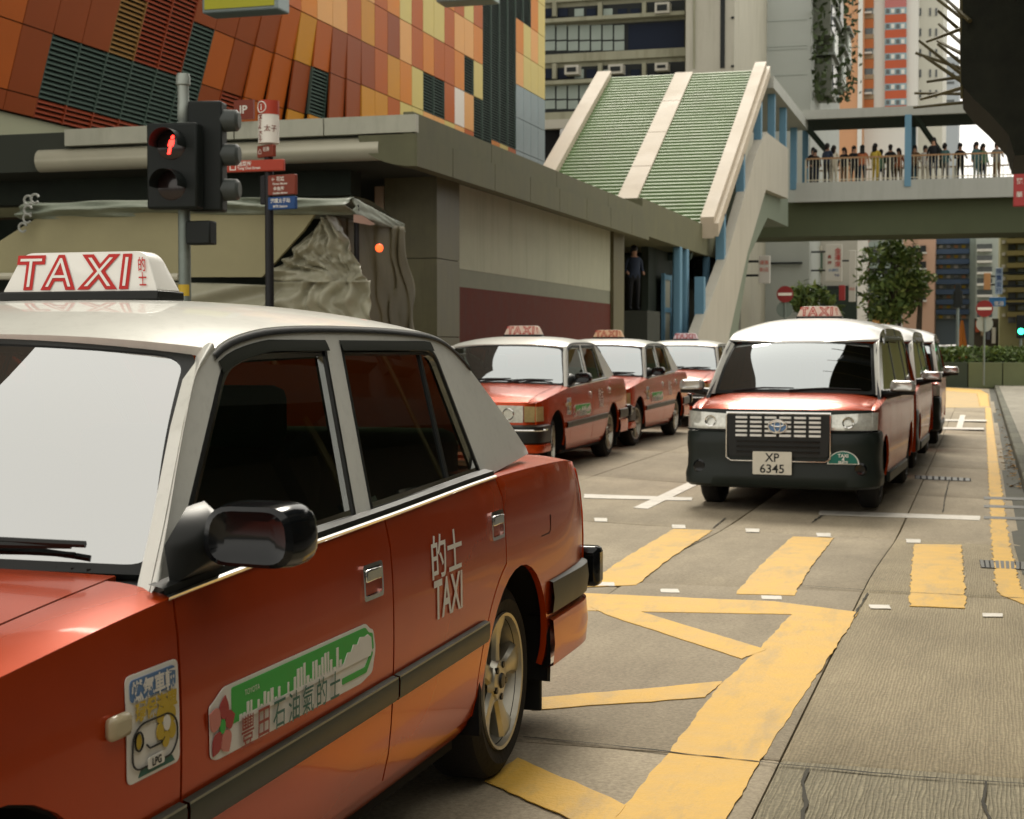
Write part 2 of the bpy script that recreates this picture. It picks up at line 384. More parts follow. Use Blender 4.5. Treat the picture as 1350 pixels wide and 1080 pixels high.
# ================================================================ saloon taxi (x forward from the rear axle, y to its left)
XM = 1.235
def Lend(x): return 2.30 if x > XM else 2.345
BT = [(.16, .75), (.22, .785), (.30, .822), (.42, .840), (.60, .848), (.75, .847), (.86, .840), (.93, .826), (.99, .79)]
def ends(x):
    q = min(.9999, abs(x - XM) / Lend(x)); return (1 - q**13)**(1 / 13) - .012 * ((x - 1.2) / 2.3)**2
def Ys(x, z): return hermite(BT, z) * ends(x)
ZC = [(-1.1, .925), (-.8, .945), (-.4, .955), (.2, .955), (1.0, .935), (2.18, .903), (2.73, .863), (3.2, .815), (3.5, .77)]
def zc(x): return hermite(ZC, x)
def zm(x): return .565 - .0135 * x                       # top of the side moulding
def Yg(x, z): return .800 - .30 * (z - .95) - .022 * ((x - 1.1) / 1.2)**2
def Pside(x, z): return Vector((x, Ys(x, z), z))
def Pgh(x, z): return Vector((x, Yg(x, z), z))
ZR = [(-.15, 1.30), (.08, 1.392), (.3, 1.44), (.6, 1.463), (1.0, 1.47), (1.3, 1.462), (1.55, 1.437), (1.7, 1.41), (1.85, 1.372)]
ZE = [(-.15, 1.18), (.08, 1.325), (.25, 1.378), (.5, 1.396), (1.0, 1.402), (1.4, 1.395), (1.6, 1.375), (1.72, 1.345), (1.85, 1.28)]
def Zroof(x, y):
    ye = Yg(x, hermite(ZE, x)); k = min(1, abs(y) / ye); return hermite(ZE, x) + (hermite(ZR, x) - hermite(ZE, x)) * (1 - k**3.2)
def arc(cx, cz, r, a0, a1, n=18): return [(cx + r * math.cos(a0 + (a1 - a0) * k / n), cz + r * math.sin(a0 + (a1 - a0) * k / n)) for k in range(n + 1)]
def build_saloon(root, near=True):
    P = root; FX = 2.785; RR = .365; CZ = .305; ZL = .285
    la = math.asin((ZL - CZ) / RR)
    rear_arch = arc(0, CZ, RR, la, math.pi - la); front_arch = arc(FX, CZ, RR + .01, la, math.pi - la)
    top = lambda a, b, n=14: [(a + (b - a) * k / n, zc(a + (b - a) * k / n)) for k in range(n + 1)]
    # ---- body sides
    fend = [(2.197, ZL)] + front_arch[::-1] + [(3.30, ZL), (3.44, ZL)] + top(3.44, 2.197)
    panel2('front_fender', fend, Pside, RED, P, res=.07, thick=.02)
    panel2('front_door', [(1.127, ZL), (2.189, ZL)] + top(2.189, 1.127), Pside, RED, P, res=.08, thick=.02)
    R2 = .425; a_lo = math.asin((.40 - CZ) / R2); a_hi = math.acos(.16 / R2)
    door_arc = arc(0, CZ, R2, a_lo, a_hi, 10)
    panel2('rear_door', [(1.118, ZL), (1.118, zc(1.118))] + top(1.118, .16, 12) + door_arc[::-1] + [(door_arc[0][0], ZL)], Pside, RED, P, res=.07, thick=.02)
    R3 = R2 - .008; a_lo = math.asin((.40 - CZ) / R3); a_hi = math.acos(.152 / R3); da = arc(0, CZ, R3, a_lo, a_hi, 10)
    panel2('rear_quarter', [(da[0][0], ZL)] + da + top(.152, -1.0, 12) + [(-1.0, ZL)] + rear_arch[::-1], Pside, RED, P, res=.06, thick=.02)
    # sill below the doors
    for s in (1, -1):
        sb = MB(); sb.grid(lambda a, b, s=s: (.40 + a * 2.0, s * (Ys(.4 + 2 * a, ZL - .005) - .008 - .07 * b**1.6), ZL - .004 - .085 * b), 12, 4); sb.obj('sill', RED, P)
        for cx in (0, FX):
            ln = MB(); ln.lathe([(RR + .035, .50), (RR + .035, .835), (RR + .004, .832)], 20, Matrix.Translation((cx, 0, CZ)) @ Matrix.Diagonal((1, s, 1, 1)), 'y', 0 - .2, math.pi + .2); ln.obj('wheel_arch_liner', VOID, P)
    ub = MB(); ub.bb(-1.0, 3.35, -.50, .50, .20, .70); ub.bb(.42, 2.36, -.76, .76, .19, .30); ub.bb(-.95, -.42, -.74, .74, .24, .60); ub.bb(3.2, 3.4, -.72, .72, .24, .6)
    ub.obj('underbody', VOID, P)
    # ---- shoulders, bonnet, boot
    ZG = [(2.0, .935), (2.17, .928), (2.52, .900), (3.0, .852), (3.3, .81), (3.47, .765)]
    zg = lambda x: hermite(ZG, x)
    HG = .70
    def shoulder(x0, x1, gy, zt):
        def f(a, b):
            x = x0 + (x1 - x0) * a; y0, z0 = Ys(x, zc(x)), zc(x); y1 = min(gy, y0 - .03); z1 = zt(x)
            t = b; y = y0 + (y1 - y0) * t; z = z0 + (z1 - z0) * math.sin(t * math.pi / 2); return (x, y, z)
        return f
    for s in (1, -1):
        m = MB(); f = shoulder(2.197, 3.46, HG, zg); m.grid(lambda a, b: (f(a, b)[0], s * f(a, b)[1], f(a, b)[2]), 26, 5); m.obj('fender_top', RED, P, 60); gu = MB(); gu.grid(lambda a, b: (2.2 + 1.2 * a, s * (.66 + .05 * b), zg(2.2 + 1.2 * a) - .02), 12, 1); gu.obj('bonnet_gutter', VOID, P)
        zt = lambda x: .968 - .03 * max(0, (-.6 - x) / .45)**2
        m = MB(); f2 = shoulder(-1.0, .2, .665, zt); m.grid(lambda a, b: (f2(a, b)[0], s * f2(a, b)[1], f2(a, b)[2]), 22, 5); m.obj('quarter_top', RED, P, 60)
    hood = lambda x, y: Vector((x, y, zg(x) + .03 * (1 - (y / HG)**2) * (1 if x < 3.2 else 1 - ((x - 3.2) / .27)**2 * .8) - .004))
    front_edge = [(3.455 - .05 * (y / HG)**2, y) for y in np.linspace(-HG + .014, HG - .014, 13)]
    rear_edge = [(2.235 - .10 * (y / HG)**2, y) for y in np.linspace(HG - .014, -HG + .014, 13)]
    panel('bonnet', front_edge + rear_edge, hood, (0, 0, 1), RED, P, res=.09, thick=.02)
    zt = lambda x: .966 - .03 * max(0, (-.6 - x) / .45)**2
    panel('boot_lid', [(-.44, -.657), (-.44, .657), (-1.06, .657), (-1.06, -.657)], lambda x, y: Vector((x, y, zt(x) + .03 * (1 - (y / .66)**2))), (0, 0, 1), RED, P, res=.1, thick=.02)
    rd = MB(); rd.grid(lambda a, b: (-.435 + .25 * a, -.68 + 1.36 * b, .955 + .03 * (1 - (2 * b - 1)**2)), 2, 10); rd.obj('rear_deck', RED, P)
    # cowl with slanted louvres
    cw = MB(); cw.grid(lambda a, b: (2.235 - .10 * ((2 * b - 1))**2 - .005 - .14 * a, (2 * b - 1) * .72, .925 + .028 * (1 - (2 * b - 1)**2) - .02 * (1 - a)), 3, 20); co = cw.obj('cowl', mat('cowl_grey', (.16, .17, .17), .5), P)
    lv = MB()
    for k in range(44):
        y = -.62 + k * .0288; x = 2.235 - .10 * (y / .72)**2 - .035; lv.box((0, 0, 0), (.05, .008, .008), Matrix.Translation((x, y, .928 + .026 * (1 - (y / .72)**2))) @ Matrix.Rotation(R(38), 4, 'Z'))
    lv.obj('cowl_louvres', BLK, co)
    # ---- rear and front faces
    xr = lambda y, z: XM - Lend(-1) * (1 - min(.999, abs(y) / hermite(BT, z))**13)**(1 / 13)
    panel('rear_panel', rnd([(-.802, .30), (.802, .30), (.80, .92), (-.80, .92)], .02), lambda y, z: Vector((xr(y, z) + .02 * max(0, z - .8) / .12, y, z)), (-1, 0, 0), RED, P, res=.09, thick=.02)
    bt_ = MB(); bt_.grid(lambda a, b: (-1.085 + .035 * b + .05 * abs(2 * a - 1)**8, (2 * a - 1) * .74, .905 + .035 * b + .026 * (1 - (2 * a - 1)**2) * b), 14, 3); bt_.obj('boot_rear_edge', RED, P)
    for s in (1, -1):
        tl = MB(); tl.bb(-1.115, -1.07, s * .40, s * .74, .66, .83); tl.obj('tail_lamp', TAIL, P, bev=.01)
    xf = lambda y: XM + 2.30 * (1 - min(.999, abs(y) / .848)**13)**(1 / 13) - .06
    fp = MB(); fp.grid(lambda a, b: (xf((2 * a - 1) * .815) - .02 * b, (2 * a - 1) * .815, .30 + .48 * b), 26, 4); fp.obj('front_panel', RED, P)
    gr = MB(); gr.prism(rnd([(-.30, .565), (.30, .565), (.31, .765), (-.31, .765)], .015), lambda a, b, t: (xf(a) + t, a, b), -.01, .022); g = gr.obj('grille', BLK, P)
    gf = MB()
    ring = rnd([(-.315, .555), (.315, .555), (.325, .785), (-.325, .785)], .02); ri = rnd([(-.29, .575), (.29, .575), (.30, .752), (-.30, .752)], .012)
    gf.add([(xf(a) + .03, a, b) for a, b in ring] + [(xf(a) + .03, a, b) for a, b in ri] + [(xf(a) - .01, a, b) for a, b in ring], [(i, (i + 1) % len(ring), (i + 1) % len(ring) + len(ring), i + len(ring)) for i in range(len(ring))] + [(i, (i + 1) % len(ring), (i + 1) % len(ring) + 2 * len(ring), i + 2 * len(ring)) for i in range(len(ring))]); gf.obj('grille_frame', CHR, g)
    for k in range(5):
        sl_ = MB(); sl_.bb(3.478, 3.498, -.28, .28, .595 + k * .03, .607 + k * .03); sl_.obj('grille_slat', CHR, g)
    for s in (1, -1):
        hb = MB(); Q = rnd([(.335, .575), (.655, .575), (.655, .745), (.335, .752)], .012); hb.prism(Q, lambda a, b, t: (xf(a) + t, s * a, b), -.02, .018); hl = hb.obj('headlamp', LENS, P, 30)
        rf = MB(); rf.lathe([(.062, .0), (.055, .006), (.05, .002)], 20, Matrix.Translation((xf(.5) + .02, s * .50, .66)), 'x'); rf.obj('bulb_ring', CHR, hl)
        cb = MB(); Q = [(.667, .58), (.80, .58), (.795, .735), (.667, .742)]; Q = dens(Q, .02); cb.prism(Q, lambda a, b, t: (xf(a) + t, s * a, b), -.03, .014); cb.obj('corner_lamp', AMB, P, 30)
    panel2('corner_lamp', [(3.30, .585), (3.445, .585), (3.445, .735), (3.315, .735)], Pside, AMB, P, res=.04, thick=.01, off=.006)
    # ---- bumpers
    def bumper(sign, x_from, mats, z0, z1, grow, name, drop=0):
        b = MB(); n = 48; rows = []
        prof = [(-.03, z0), (0, z0 + .012), (.006, (z0 + z1) / 2), (0, z1 - .012), (-.03, z1), (-.09, z1 + .002)]
        pts = []
        for k in range(n + 1):
            t = -math.pi / 2 + math.pi * k / n
            c, s_ = abs(math.cos(t))**(2 / 7.), math.copysign(abs(math.sin(t))**(2 / 7.), math.sin(t))
            pts.append((c, s_))
        for d, z in prof:
            row = []
            for c, s_ in pts:
                xx = x_from + sign * c * (grow + d); yy = s_ * ((.862 if sign > 0 else .855) + d)
                row.append((xx, yy, z))
            rows.append(row)
        b.add([p for r_ in rows for p in r_], [(j * (n + 1) + i, j * (n + 1) + i + 1, (j + 1) * (n + 1) + i + 1, (j + 1) * (n + 1) + i) for j in range(len(prof) - 1) for i in range(n)])
        return b.obj(name, mats, P, 40)
    fb = bumper(1, 3.16, BLK, .36, .55, .47, 'front_bumper'); bumper(1, 3.16, RED, .26, .365, .455, 'front_valance')
    cs = MB(); cs.tube([(3.16 + .475 * abs(math.cos(t))**(2 / 7.), math.copysign(.868 * abs(math.sin(t))**(2 / 7.), math.sin(t)), .50) for t in np.linspace(-1.55, 1.55, 40)], .010, 6); cs.obj('bumper_chrome_strip', CHR, fb)
    rb = bumper(-1, -.355, MOULD, .452, .578, .73, 'rear_bumper'); bumper(-1, -.36, RED, .275, .45, .705, 'rear_valance')
    for s in (1, -1):
        oc = MB(); oc.bb(-1.09, -1.0, s * .70, s * .858, .455, .605); oc.obj('bumper_corner_cap', BLKG, rb, bev=.022)
        fl = MB(); fl.bb(-.44, -.425, s * .585, s * .795, .115, .50); fl.obj('mud_flap', BLK, P, bev=.006)
    pl = MB(); pl.bb(3.63, 3.64, -.20, .20, .40, .52); po = pl.obj('number_plate', WHT, P)
    # ---- side moulding, belt chrome, handles, marker lamp
    for x0, x1 in ((.372, 1.116), (1.128, 2.188), (2.20, 2.39)):
        for s in (1, -1):
            mo = MB(); n = 10; rows = []
            for dz, d in ((0, 0), (-.004, .014), (-.014, .017), (-.052, .017), (-.062, .012), (-.066, 0)):
                rows.append([(x0 + (x1 - x0) * k / n, s * (Ys(x0 + (x1 - x0) * k / n, zm(.8) + dz) + d), zm(x0 + (x1 - x0) * k / n) + dz) for k in range(n + 1)])
            b = strip_mesh('m', rows); mo = b.obj('side_moulding', MOULD, P, 30)
            c = strip_mesh('c', [[(p[0], p[1] + s * .0015, p[2] + .0015) for p in rows[1]], [(p[0], p[1] + s * .0015, p[2] - .0035) for p in rows[1]]]); c.obj('moulding_bright_edge', mat('dull_metal_edge', (.25, .25, .2), .35, .6), mo)
    for s in (1, -1):
        ch = MB(); n = 24
        rows = [[(.16 + 2.06 * k / n, s * (Ys(.16 + 2.06 * k / n, zc(.16 + 2.06 * k / n)) + d), zc(.16 + 2.06 * k / n) + dz) for k in range(n + 1)] for d, dz in ((0, -.004), (.006, -.001), (.007, .005), (.001, .008))]
        strip_mesh('c', rows).obj('belt_chrome_strip', CHR, P, 60)
        rows = [[(.16 + 2.06 * k / n, s * (Ys(.16 + 2.06 * k / n, zc(.16 + 2.06 * k / n)) + d), zc(.16 + 2.06 * k / n) + dz) for k in range(n + 1)] for d, dz in ((-.002, .008), (-.004, .02), (-.035, .026))]
        strip_mesh('c', rows).obj('belt_seal', BLK, P, 60)
    for hx, hz in ((.245, .822), (1.26, .80)):
        for s in (1, -1):
            fr = rnd([(hx - .062, hz - .042), (hx + .062, hz - .042), (hx + .062, hz + .042), (hx - .062, hz + .042)], .012)
            fi = rnd([(hx - .053, hz - .032), (hx + .053, hz - .032), (hx + .053, hz + .033), (hx - .053, hz + .033)], .01)
            fn = (lambda a, b, s=s: Vector((a, s * Ys(a, b), b)))
            o = panel('door_handle', fr, fn, (0, s, 0), CHR, P, holes=[fi], res=.03, thick=.008, off=.006)
            rc = MB(); rc.grid(lambda a, b: (hx - .053 + .106 * a, s * (Ys(hx, hz) - .016 * math.sin(math.pi * b) + .002), hz - .032 + .065 * b), 2, 6); rc.obj('handle_recess', mat('handle_recess_chrome', (.10, .10, .09), .22, .9), o)
            pd = MB(); pd.box((hx, s * (Ys(hx, hz) + .004), hz + .016), (.10, .012, .030)); pd.obj('handle_paddle', CHR, o, bev=.004)
    for s in (1, -1):
        ml = MB(); ml.box((2.418, s * (Ys(2.418, .722) + .008), .722), (.066, .022, .042)); ml.obj('side_marker_lamp', BRASS, P, bev=.011)
    # ---- greenhouse
    ff = [(2.135, .918), (1.245, .943), (1.140, 1.352), (1.60, 1.345), (1.70, 1.318)]
    fo = rnd(ff, [.01, .01, .012, .09, .06])
    rr_ = [(1.148, .946), (.205, .968), (.315, 1.325), (.36, 1.350), (1.045, 1.358)]
    ro = rnd(rr_, [.01, .012, .03, .05, .012])
    side = [(2.215, .905), (2.10, 1.02), (1.93, 1.20), (1.83, 1.292)] + [(x, hermite(ZE, x)) for x in (1.72, 1.6, 1.45, 1.3, 1.1, .9, .7, .5, .35, .25, .16, .08)] + [(0.0, 1.272), (-.15, 1.18), (-.30, 1.085), (-.405, 1.008), (-.41, .99), (.16, .957)] + [(x, zc(x) + .004) for x in (.3, .6, 1.0, 1.4, 1.8, 2.1)]
    def scl(Q, k, c=None):
        cx = sum(p[0] for p in Q) / len(Q); cy = sum(p[1] for p in Q) / len(Q); return [(p[0] + (cx - p[0]) * k, p[1] + (cy - p[1]) * k) for p in Q]
    def inset(Q, d):
        n = len(Q); o = []
        for i in range(n):
            a, b, c = Vector(Q[i - 1]), Vector(Q[i]), Vector(Q[(i + 1) % n]); t = (c - a).normalized(); nn = Vector((-t.y, t.x)); o.append((b.x + nn.x * d, b.y + nn.y * d))
        if not inpoly(o[0][0], o[0][1], Q): return inset(Q, -d) if d > 0 else o
        return o
    panel2('greenhouse_side', side, Pgh, SILV, P, holes=[fo, ro], res=.07, thick=.03, edge_res=.04)
    for Q, nm in ((fo, 'front_door_window'), (ro, 'rear_door_window')):
        q1 = inset(Q, .012); q2 = inset(Q, .024)
        for s in (1, -1):
            fn = (lambda a, b, s=s: Vector((a, s * Yg(a, b), b)))
            fr = panel('window_seal', [p for p in inset(Q, -.004)] if False else Q, fn, (0, s, 0), BLK, P, holes=[q1], res=.08, thick=.03, edge_res=.04, off=.001)
            c = panel('window_chrome', q1, fn, (0, s, 0), CHR, P, holes=[q2], res=.08, thick=.02, edge_res=.04, off=-.003)
            gl = panel(nm, q2, fn, (0, s, 0), GLS, P, res=.2, thick=0, edge_res=.05, off=-.010)
    for s in (1, -1):
        fn = (lambda a, b, s=s: Vector((a, s * Yg(a, b), b)))
        panel('quarter_window_bar', [(.525, .965), (.505, .965), (.437, 1.345), (.455, 1.345)], fn, (0, s, 0), BLK, P, res=.1, thick=.01, off=-.004)
        # smoked rain visors and drip rail
        vz = [(x, 1.357 - .012 * max(0, (x - 1.5) / .2)**2) for x in np.linspace(1.12, 1.70, 10)]
        for xa, xb in ((1.135, 1.72), (.34, 1.05)):
            xs = np.linspace(xa, xb, 14); zt_ = lambda x: min(1.362, hermite(ZE, x) - .03)
            rows = [[(x, s * (Yg(x, zt_(x) + dz) + d), zt_(x) + dz) for x in xs] for d, dz in ((.002, .004), (.005, -.006), (.007, -.022))]
            strip_mesh('v', rows).obj('rain_visor', mat('smoked_acrylic', (.012, .014, .008), .5, spec=.08), P, 60)
        xs = list(np.linspace(.02, 1.735, 40))
        rows = [[(x, s * (Yg(x, hermite(ZE, x) + dz) + d), hermite(ZE, x) + dz) for x in xs] for d, dz in ((.001, -.018), (.006, -.016), (.007, -.008), (.002, -.003))]
        strip_mesh('d', rows).obj('drip_rail', BLK, P, 60)
    # roof skin
    fe = [(1.835 - .115 * (abs(t))**2.2, t) for t in np.linspace(-1, 1, 25)]; re_ = [(-.02 + .10 * abs(t)**2, t) for t in np.linspace(1, -1, 25)]
    out_ = [(x, t) for x, t in fe] + [(x, 1.0) for x in np.linspace(1.70, .10, 26)] + re_[1:-1] + [(x, -1.0) for x in np.linspace(.10, 1.70, 26)]
    fnr = lambda x, t: Vector((x, t * Yg(x, hermite(ZE, x)), hermite(ZE, x) + (hermite(ZR, x) - hermite(ZE, x)) * (1 - min(1, abs(t))**3.2)))
    panel('roof', out_, fnr, (0, 0, 1), SILV, P, res=.075, thick=.02, edge_res=.05)
    # windscreen: ruled surface between base and header
    def Wp(p, q, grow=0):
        yb, yt = .765 + grow, .635 + grow
        B = Vector((2.235 - .135 * abs(p)**2.2, p * yb, .945 - .022 * p * p)); T = Vector((1.825 - .115 * abs(p)**2.2, p * yt, 1.372 - .032 * abs(p)**2.5))
        return B.lerp(T, q) + Vector((.03, 0, .026)) * math.sin(math.pi * q) * (1 - .3 * p * p)
    wo = rnd([(-1, 0), (1, 0), (1, 1), (-1, 1)], [.06, .06, .09, .09], 6); wi = rnd([(-.965, .035), (.965, .035), (.965, .955), (-.965, .955)], [.06, .06, .09, .09], 6)
    panel('windscreen_seal', wo, Wp, (1, 0, .5), BLK, P, holes=[wi], res=.15, thick=.02, edge_res=.05, off=.003)
    panel('windscreen', wi, Wp, (1, 0, .5), FILM, P, res=.12, thick=0, edge_res=.06)
    # A pillars
    sidef = [(2.215, .905), (2.10, 1.02), (1.93, 1.20), (1.83, 1.292), (1.72, 1.345)]
    for s in (1, -1):
        rows = []; n = 22
        for k in range(n + 1):
            q = k / n; a = Wp(.995, q); zz = .905 + (1.345 - .905) * q
            x = hermite([(z, x) for x, z in sidef], zz); c = Pgh(x, zz) + Vector((0, .002, 0)); row = []
            for j in range(8):
                t = j / 7; p = a.lerp(c, t) + Vector((.020, .020, .016)) * math.sin(math.pi * t); row.append((p.x, s * p.y, p.z))
            rows.append(row)
        strip_mesh('a', rows).obj('windscreen_pillar', SILV, P, 70)
    # back window
    def Bp(p, q):
        B = Vector((-.42 + .05 * p * p, p * .70, 1.0)); T = Vector((.0 + .09 * p * p, p * .60, 1.375 - .03 * p * p)); return B.lerp(T, q) + Vector((-.03, 0, .02)) * math.sin(math.pi * q)
    panel('back_window', rnd([(-.9, .06), (.9, .06), (.9, .94), (-.9, .94)], .08), Bp, (-1, 0, .5), GLS, P, res=.2, thick=0)
    bs = MB(); bs.grid(lambda a, b: Bp(2 * a - 1, b) + Vector((.012, 0, -.012)), 12, 6); bo = bs.v
    panel('back_window_frame', [(-1, 0), (1, 0), (1, 1), (-1, 1)], Bp, (-1, 0, .5), SILV, P, holes=[rnd([(-.9, .06), (.9, .06), (.9, .94), (-.9, .94)], .08)], res=.2, thick=.01)
    # ---- mirrors, wipers
    for s in (1, -1):
        mm = MB(); n = 18; rows = []
        for k, (x, sc_) in enumerate(((2.13, .55), (2.142, .80), (2.135, .93), (2.10, 1.0), (2.05, 1.0), (2.035, .97), (2.03, .90))):
            Q = rnd([(-.098, -.055), (.098, -.060), (.092, .060), (-.09, .060)], .052, 5); rows.append([(x, s * (.952 + a * sc_), 1.006 + b * sc_) for a, b in Q])
        N = len(rows[0]); b = MB(); b.add([p for r_ in rows for p in r_], [(j * N + i, j * N + (i + 1) % N, (j + 1) * N + (i + 1) % N, (j + 1) * N + i) for j in range(6) for i in range(N)] + [tuple(range(N))]); mo = b.obj('door_mirror', BLKG, P, 40)
        gm = MB(); gm.add([(2.033, s * (.952 + a * .9), 1.006 + b_ * .9) for a, b_ in rnd([(-.098, -.055), (.098, -.060), (.092, .060), (-.09, .060)], .052, 5)], [tuple(range(24))]); gm.obj('mirror_glass', CHR, mo, smooth=False)
        st = MB(); st.add([(2.165, s * .812, .915), (1.98, s * .822, .925), (1.99, s * .79, 1.055), (2.06, s * .79, 1.05), (2.165, s * .80, .99), (2.12, s * .875, .965), (2.05, s * .875, .965), (2.055, s * .875, 1.02), (2.11, s * .875, 1.02)], [(0, 1, 6, 5), (1, 2, 7, 6), (2, 3, 8, 7), (3, 4, 8), (4, 0, 5, 8), (5, 6, 7, 8)]); st.obj('mirror_foot', BLK, mo, 60)
    for y0, y1 in ((-.42, .14), (.10, .60)):
        a = Wp(y0 / .76, .02) + Vector((.012, 0, .008)); b = Wp(y1 / .76, .075) + Vector((.014, 0, .012))
        wp = MB(); wp.tube([a + Vector((.03, 0, -.015)), a.lerp(b, .5) + Vector((.012, 0, .012)), b], [.010, .008, .006], 6)
        wo_ = wp.obj('wiper', BLK, P); bl = MB(); bl.tube([a.lerp(b, .05) + Vector((-.004, 0, .016)), a.lerp(b, .55) + Vector((0, 0, .020)), b + Vector((0, .03, .004))], .007, 6); bl.obj('wiper_blade', BLK, wo_)
    # ---- wheels
    for x in (0, FX):
        for s in (1, -1): wheel(P, x, s * (.79 - .095), s)
    # ---- cabin
    ib = MB(); ib.bb(.0, 2.2, -.70, .70, .29, .34); ib.bb(1.95, 2.16, -.72, .72, .34, .90); ib.bb(-.42, .02, -.66, .66, .34, .93); ib.obj('cabin_floor', VOID, P)
    ds = MB(); ds.bb(1.88, 2.12, -.70, .70, .72, .915); ds.obj('dashboard', mat('dashboard_vinyl', (.03, .03, .03), .7), P, bev=.04)
    for s in (1, -1):
        se = MB(); se.box((1.38, s * .36, .50), (.50, .48, .16)); se.box((1.10, s * .36, .82), (.13, .47, .56), Matrix.Translation((1.1, 0, .6)) @ Matrix.Rotation(R(-14), 4, 'Y') @ Matrix.Translation((-1.1, 0, -.6)))
        so = se.obj('front_seat', SEAT, P, bev=.05)
        hr = MB(); hr.box((.98, s * .36, 1.17), (.10, .27, .16)); hr.obj('headrest', SEATG, so, bev=.035)
        dc = MB(); dc.bb(.2, 2.1, s * .735, s * .765, .34, .92); dc.obj('door_lining', VOID, P)
    rs = MB(); rs.box((.35, 0, .50), (.5, 1.3, .18)); rs.box((.05, 0, .82), (.14, 1.3, .55)); rs.obj('rear_seat', SEAT, P, bev=.05)
    sw = MB(); sw.tube([(1.72 + .12 * math.sin(t) * .45, -.36 + .19 * math.cos(t), .92 + .19 * math.sin(t) * .9) for t in np.linspace(0, 2 * math.pi, 25)], .013, 6, cap=False); sw.obj('steering_wheel', BLK, P)
    rs_ = MB(); rs_.tube([(1.20 + .02 * math.sin(t), .40 + .08 * math.cos(t), .96 - .06 * abs(math.sin(t))) for t in np.linspace(0, math.pi, 10)], .012, 6); rs_.obj('red_hanging_cord', INKR, P)
    im = MB(); im.box((1.70, 0, 1.30), (.03, .24, .07)); im.obj('rear_view_mirror', BLK, P, bev=.01)
    # ---- stickers and lettering on both sides
    fn = Pside
    def at(x0, z0, dz=0.0): return lambda a, b: Pside(x0 - a, z0 + b + .0 * a) + Vector((0, dz, 0))
    B = at(1.672, .642)                                  # long banner, .84 x .125, a to the rear
    base = rnd([(-.415, -.058), (-.388, -.066), (.33, -.068), (.40, -.055), (.42, .0), (.405, .045), (.385, .05), (.36, .066), (-.36, .066), (-.405, .045), (-.42, .04)], .012)
    bo = sticker('banner_sticker', base, B, WHT, P, .04)
    sticker('banner_green_field', rnd([(-.33, -.012), (.06, -.004), (.10, .0), (.405, .0), (.398, .038), (.375, .042), (.352, .058), (-.33, .058)], .006), B, GRNI, bo, .04, .0045)
    sticker('banner_green_edge', rnd([(.215, -.048), (.36, -.048), (.40, -.01), (.392, -.002), (.35, -.034), (.215, -.034)], .004), B, GRNI, bo, .04, .0045)
    skyl = [(-.30, -.012)]; rg = random.Random(3); x = -.30
    while x < .20:
        hh = rg.choice([.004, .008, .014, .02, .026, .03]) if x < -.05 else rg.choice([.01, .02, .03, .044, .05]); ww = rg.uniform(.006, .014)
        skyl += [(x, hh - .008), (x + ww, hh - .008), (x + ww, -.004), (x + ww + .006, -.004)]; x += ww + .006
    skyl += [(.22, .0), (.24, .02), (.262, .018), (.275, .032), (.30, .028), (.315, .042), (.345, .038), (.365, .04), (.385, .03), (.39, .0), (.38, -.012), (-.30, -.013)]
    sticker('banner_skyline', skyl, B, WHT, bo, .05, .006)
    for k, (m_, r1) in enumerate(((DRED, .058), (PINK, .062), (DRED, .062), (PINK, .060), (DRED, .052))):
        ang = R([78, 148, 232, 296, 14][k]); c = 1.0
        sticker('flower_petal', petal(-.372, -.006, ang, .010, r1, .019 if k in (0, 2, 4) else .023), B, m_, bo, .03, .0065)
    sticker('flower_centre', circ(-.372, -.006, .011, .014), B, GRNI, bo, .03, .0068)
    for k, ch in enumerate('豐田石油氣的士'):
        a0 = -.272 + k * .072; text_on('banner_character', ch, lambda a, b, a0=a0: B(a + a0, b - .036) + Vector((0, .0095, 0)), BRNI if k < 2 else DGRN, bo, .068, .0004, sx=.92)
    text_on('banner_small_print', 'TOYOTA', lambda a, b: B(a - .245, b + .038) + Vector((0, .006, 0)), WHT, bo, .016)
    C = at(2.295, .704)
    co_ = sticker('permit_sticker', rnd([(-.090, -.092), (.090, -.092), (.090, .092), (-.090, .092)], .016), C, WHT, P, .04)
    sticker('sticker_blue_band', rnd([(-.078, .045), (.078, .045), (.078, .083), (-.078, .083)], .012), C, BLUI, co_, .04, .0045)
    text_on('sticker_lettering', '燃氣車輛', lambda a, b: C(a, b + .062) + Vector((0, .0062, 0)), WHT, co_, .038, .0012)
    text_on('sticker_lettering', '環保汽車', lambda a, b: C(a + .006, b + .026) + Vector((0, .0062, 0)), YEL, co_, .036, .0014)
    oln = MB()
    def line(pts, r=.0018): oln.tube([C(a, b) + Vector((0, .006, 0)) for a, b in pts], r, 5)
    line(rnd([(-.078, -.06), (-.06, -.072), (.055, -.072), (.078, -.05), (.076, -.015), (.05, .004), (-.05, .004), (-.076, -.012)], .014) + [(-.078, -.055)])
    line([(-.03, -.035), (-.02, -.043), (.02, -.043), (.03, -.035)]); line(circ(-.055, -.024, .013, .016) + [(-.042, -.024)])
    oln.obj('sticker_drawing', BLK, co_)
    sticker('sticker_lamp', circ(-.055, -.024, .011, .014), C, YEL, co_, .03, .0045)
    for k in range(6): sticker('sticker_flower_petal', circ(.038 + .024 * math.cos(k * math.pi / 3 + .4), -.012 + .028 * math.sin(k * math.pi / 3 + .4), .0125, .0145), C, YEL, co_, .03, .0060 + .0002 * k)
    sticker('sticker_flower_centre', circ(.038, -.012, .012, .014), C, WHT, co_, .03, .0078)
    sticker('sticker_plate', rnd([(-.03, -.078), (.026, -.078), (.026, -.058), (-.03, -.058)], .005), C, WHT, co_, .03, .0085)
    sticker('sticker_green_foot', [(-.055, -.086), (.07, -.086), (.06, -.074), (-.045, -.074)], C, DGRN, co_, .03, .0045)
    text_on('sticker_lettering', 'LPG', lambda a, b: C(a - .002, b - .068) + Vector((0, .0095, 0)), BLK, co_, .019, .0006)
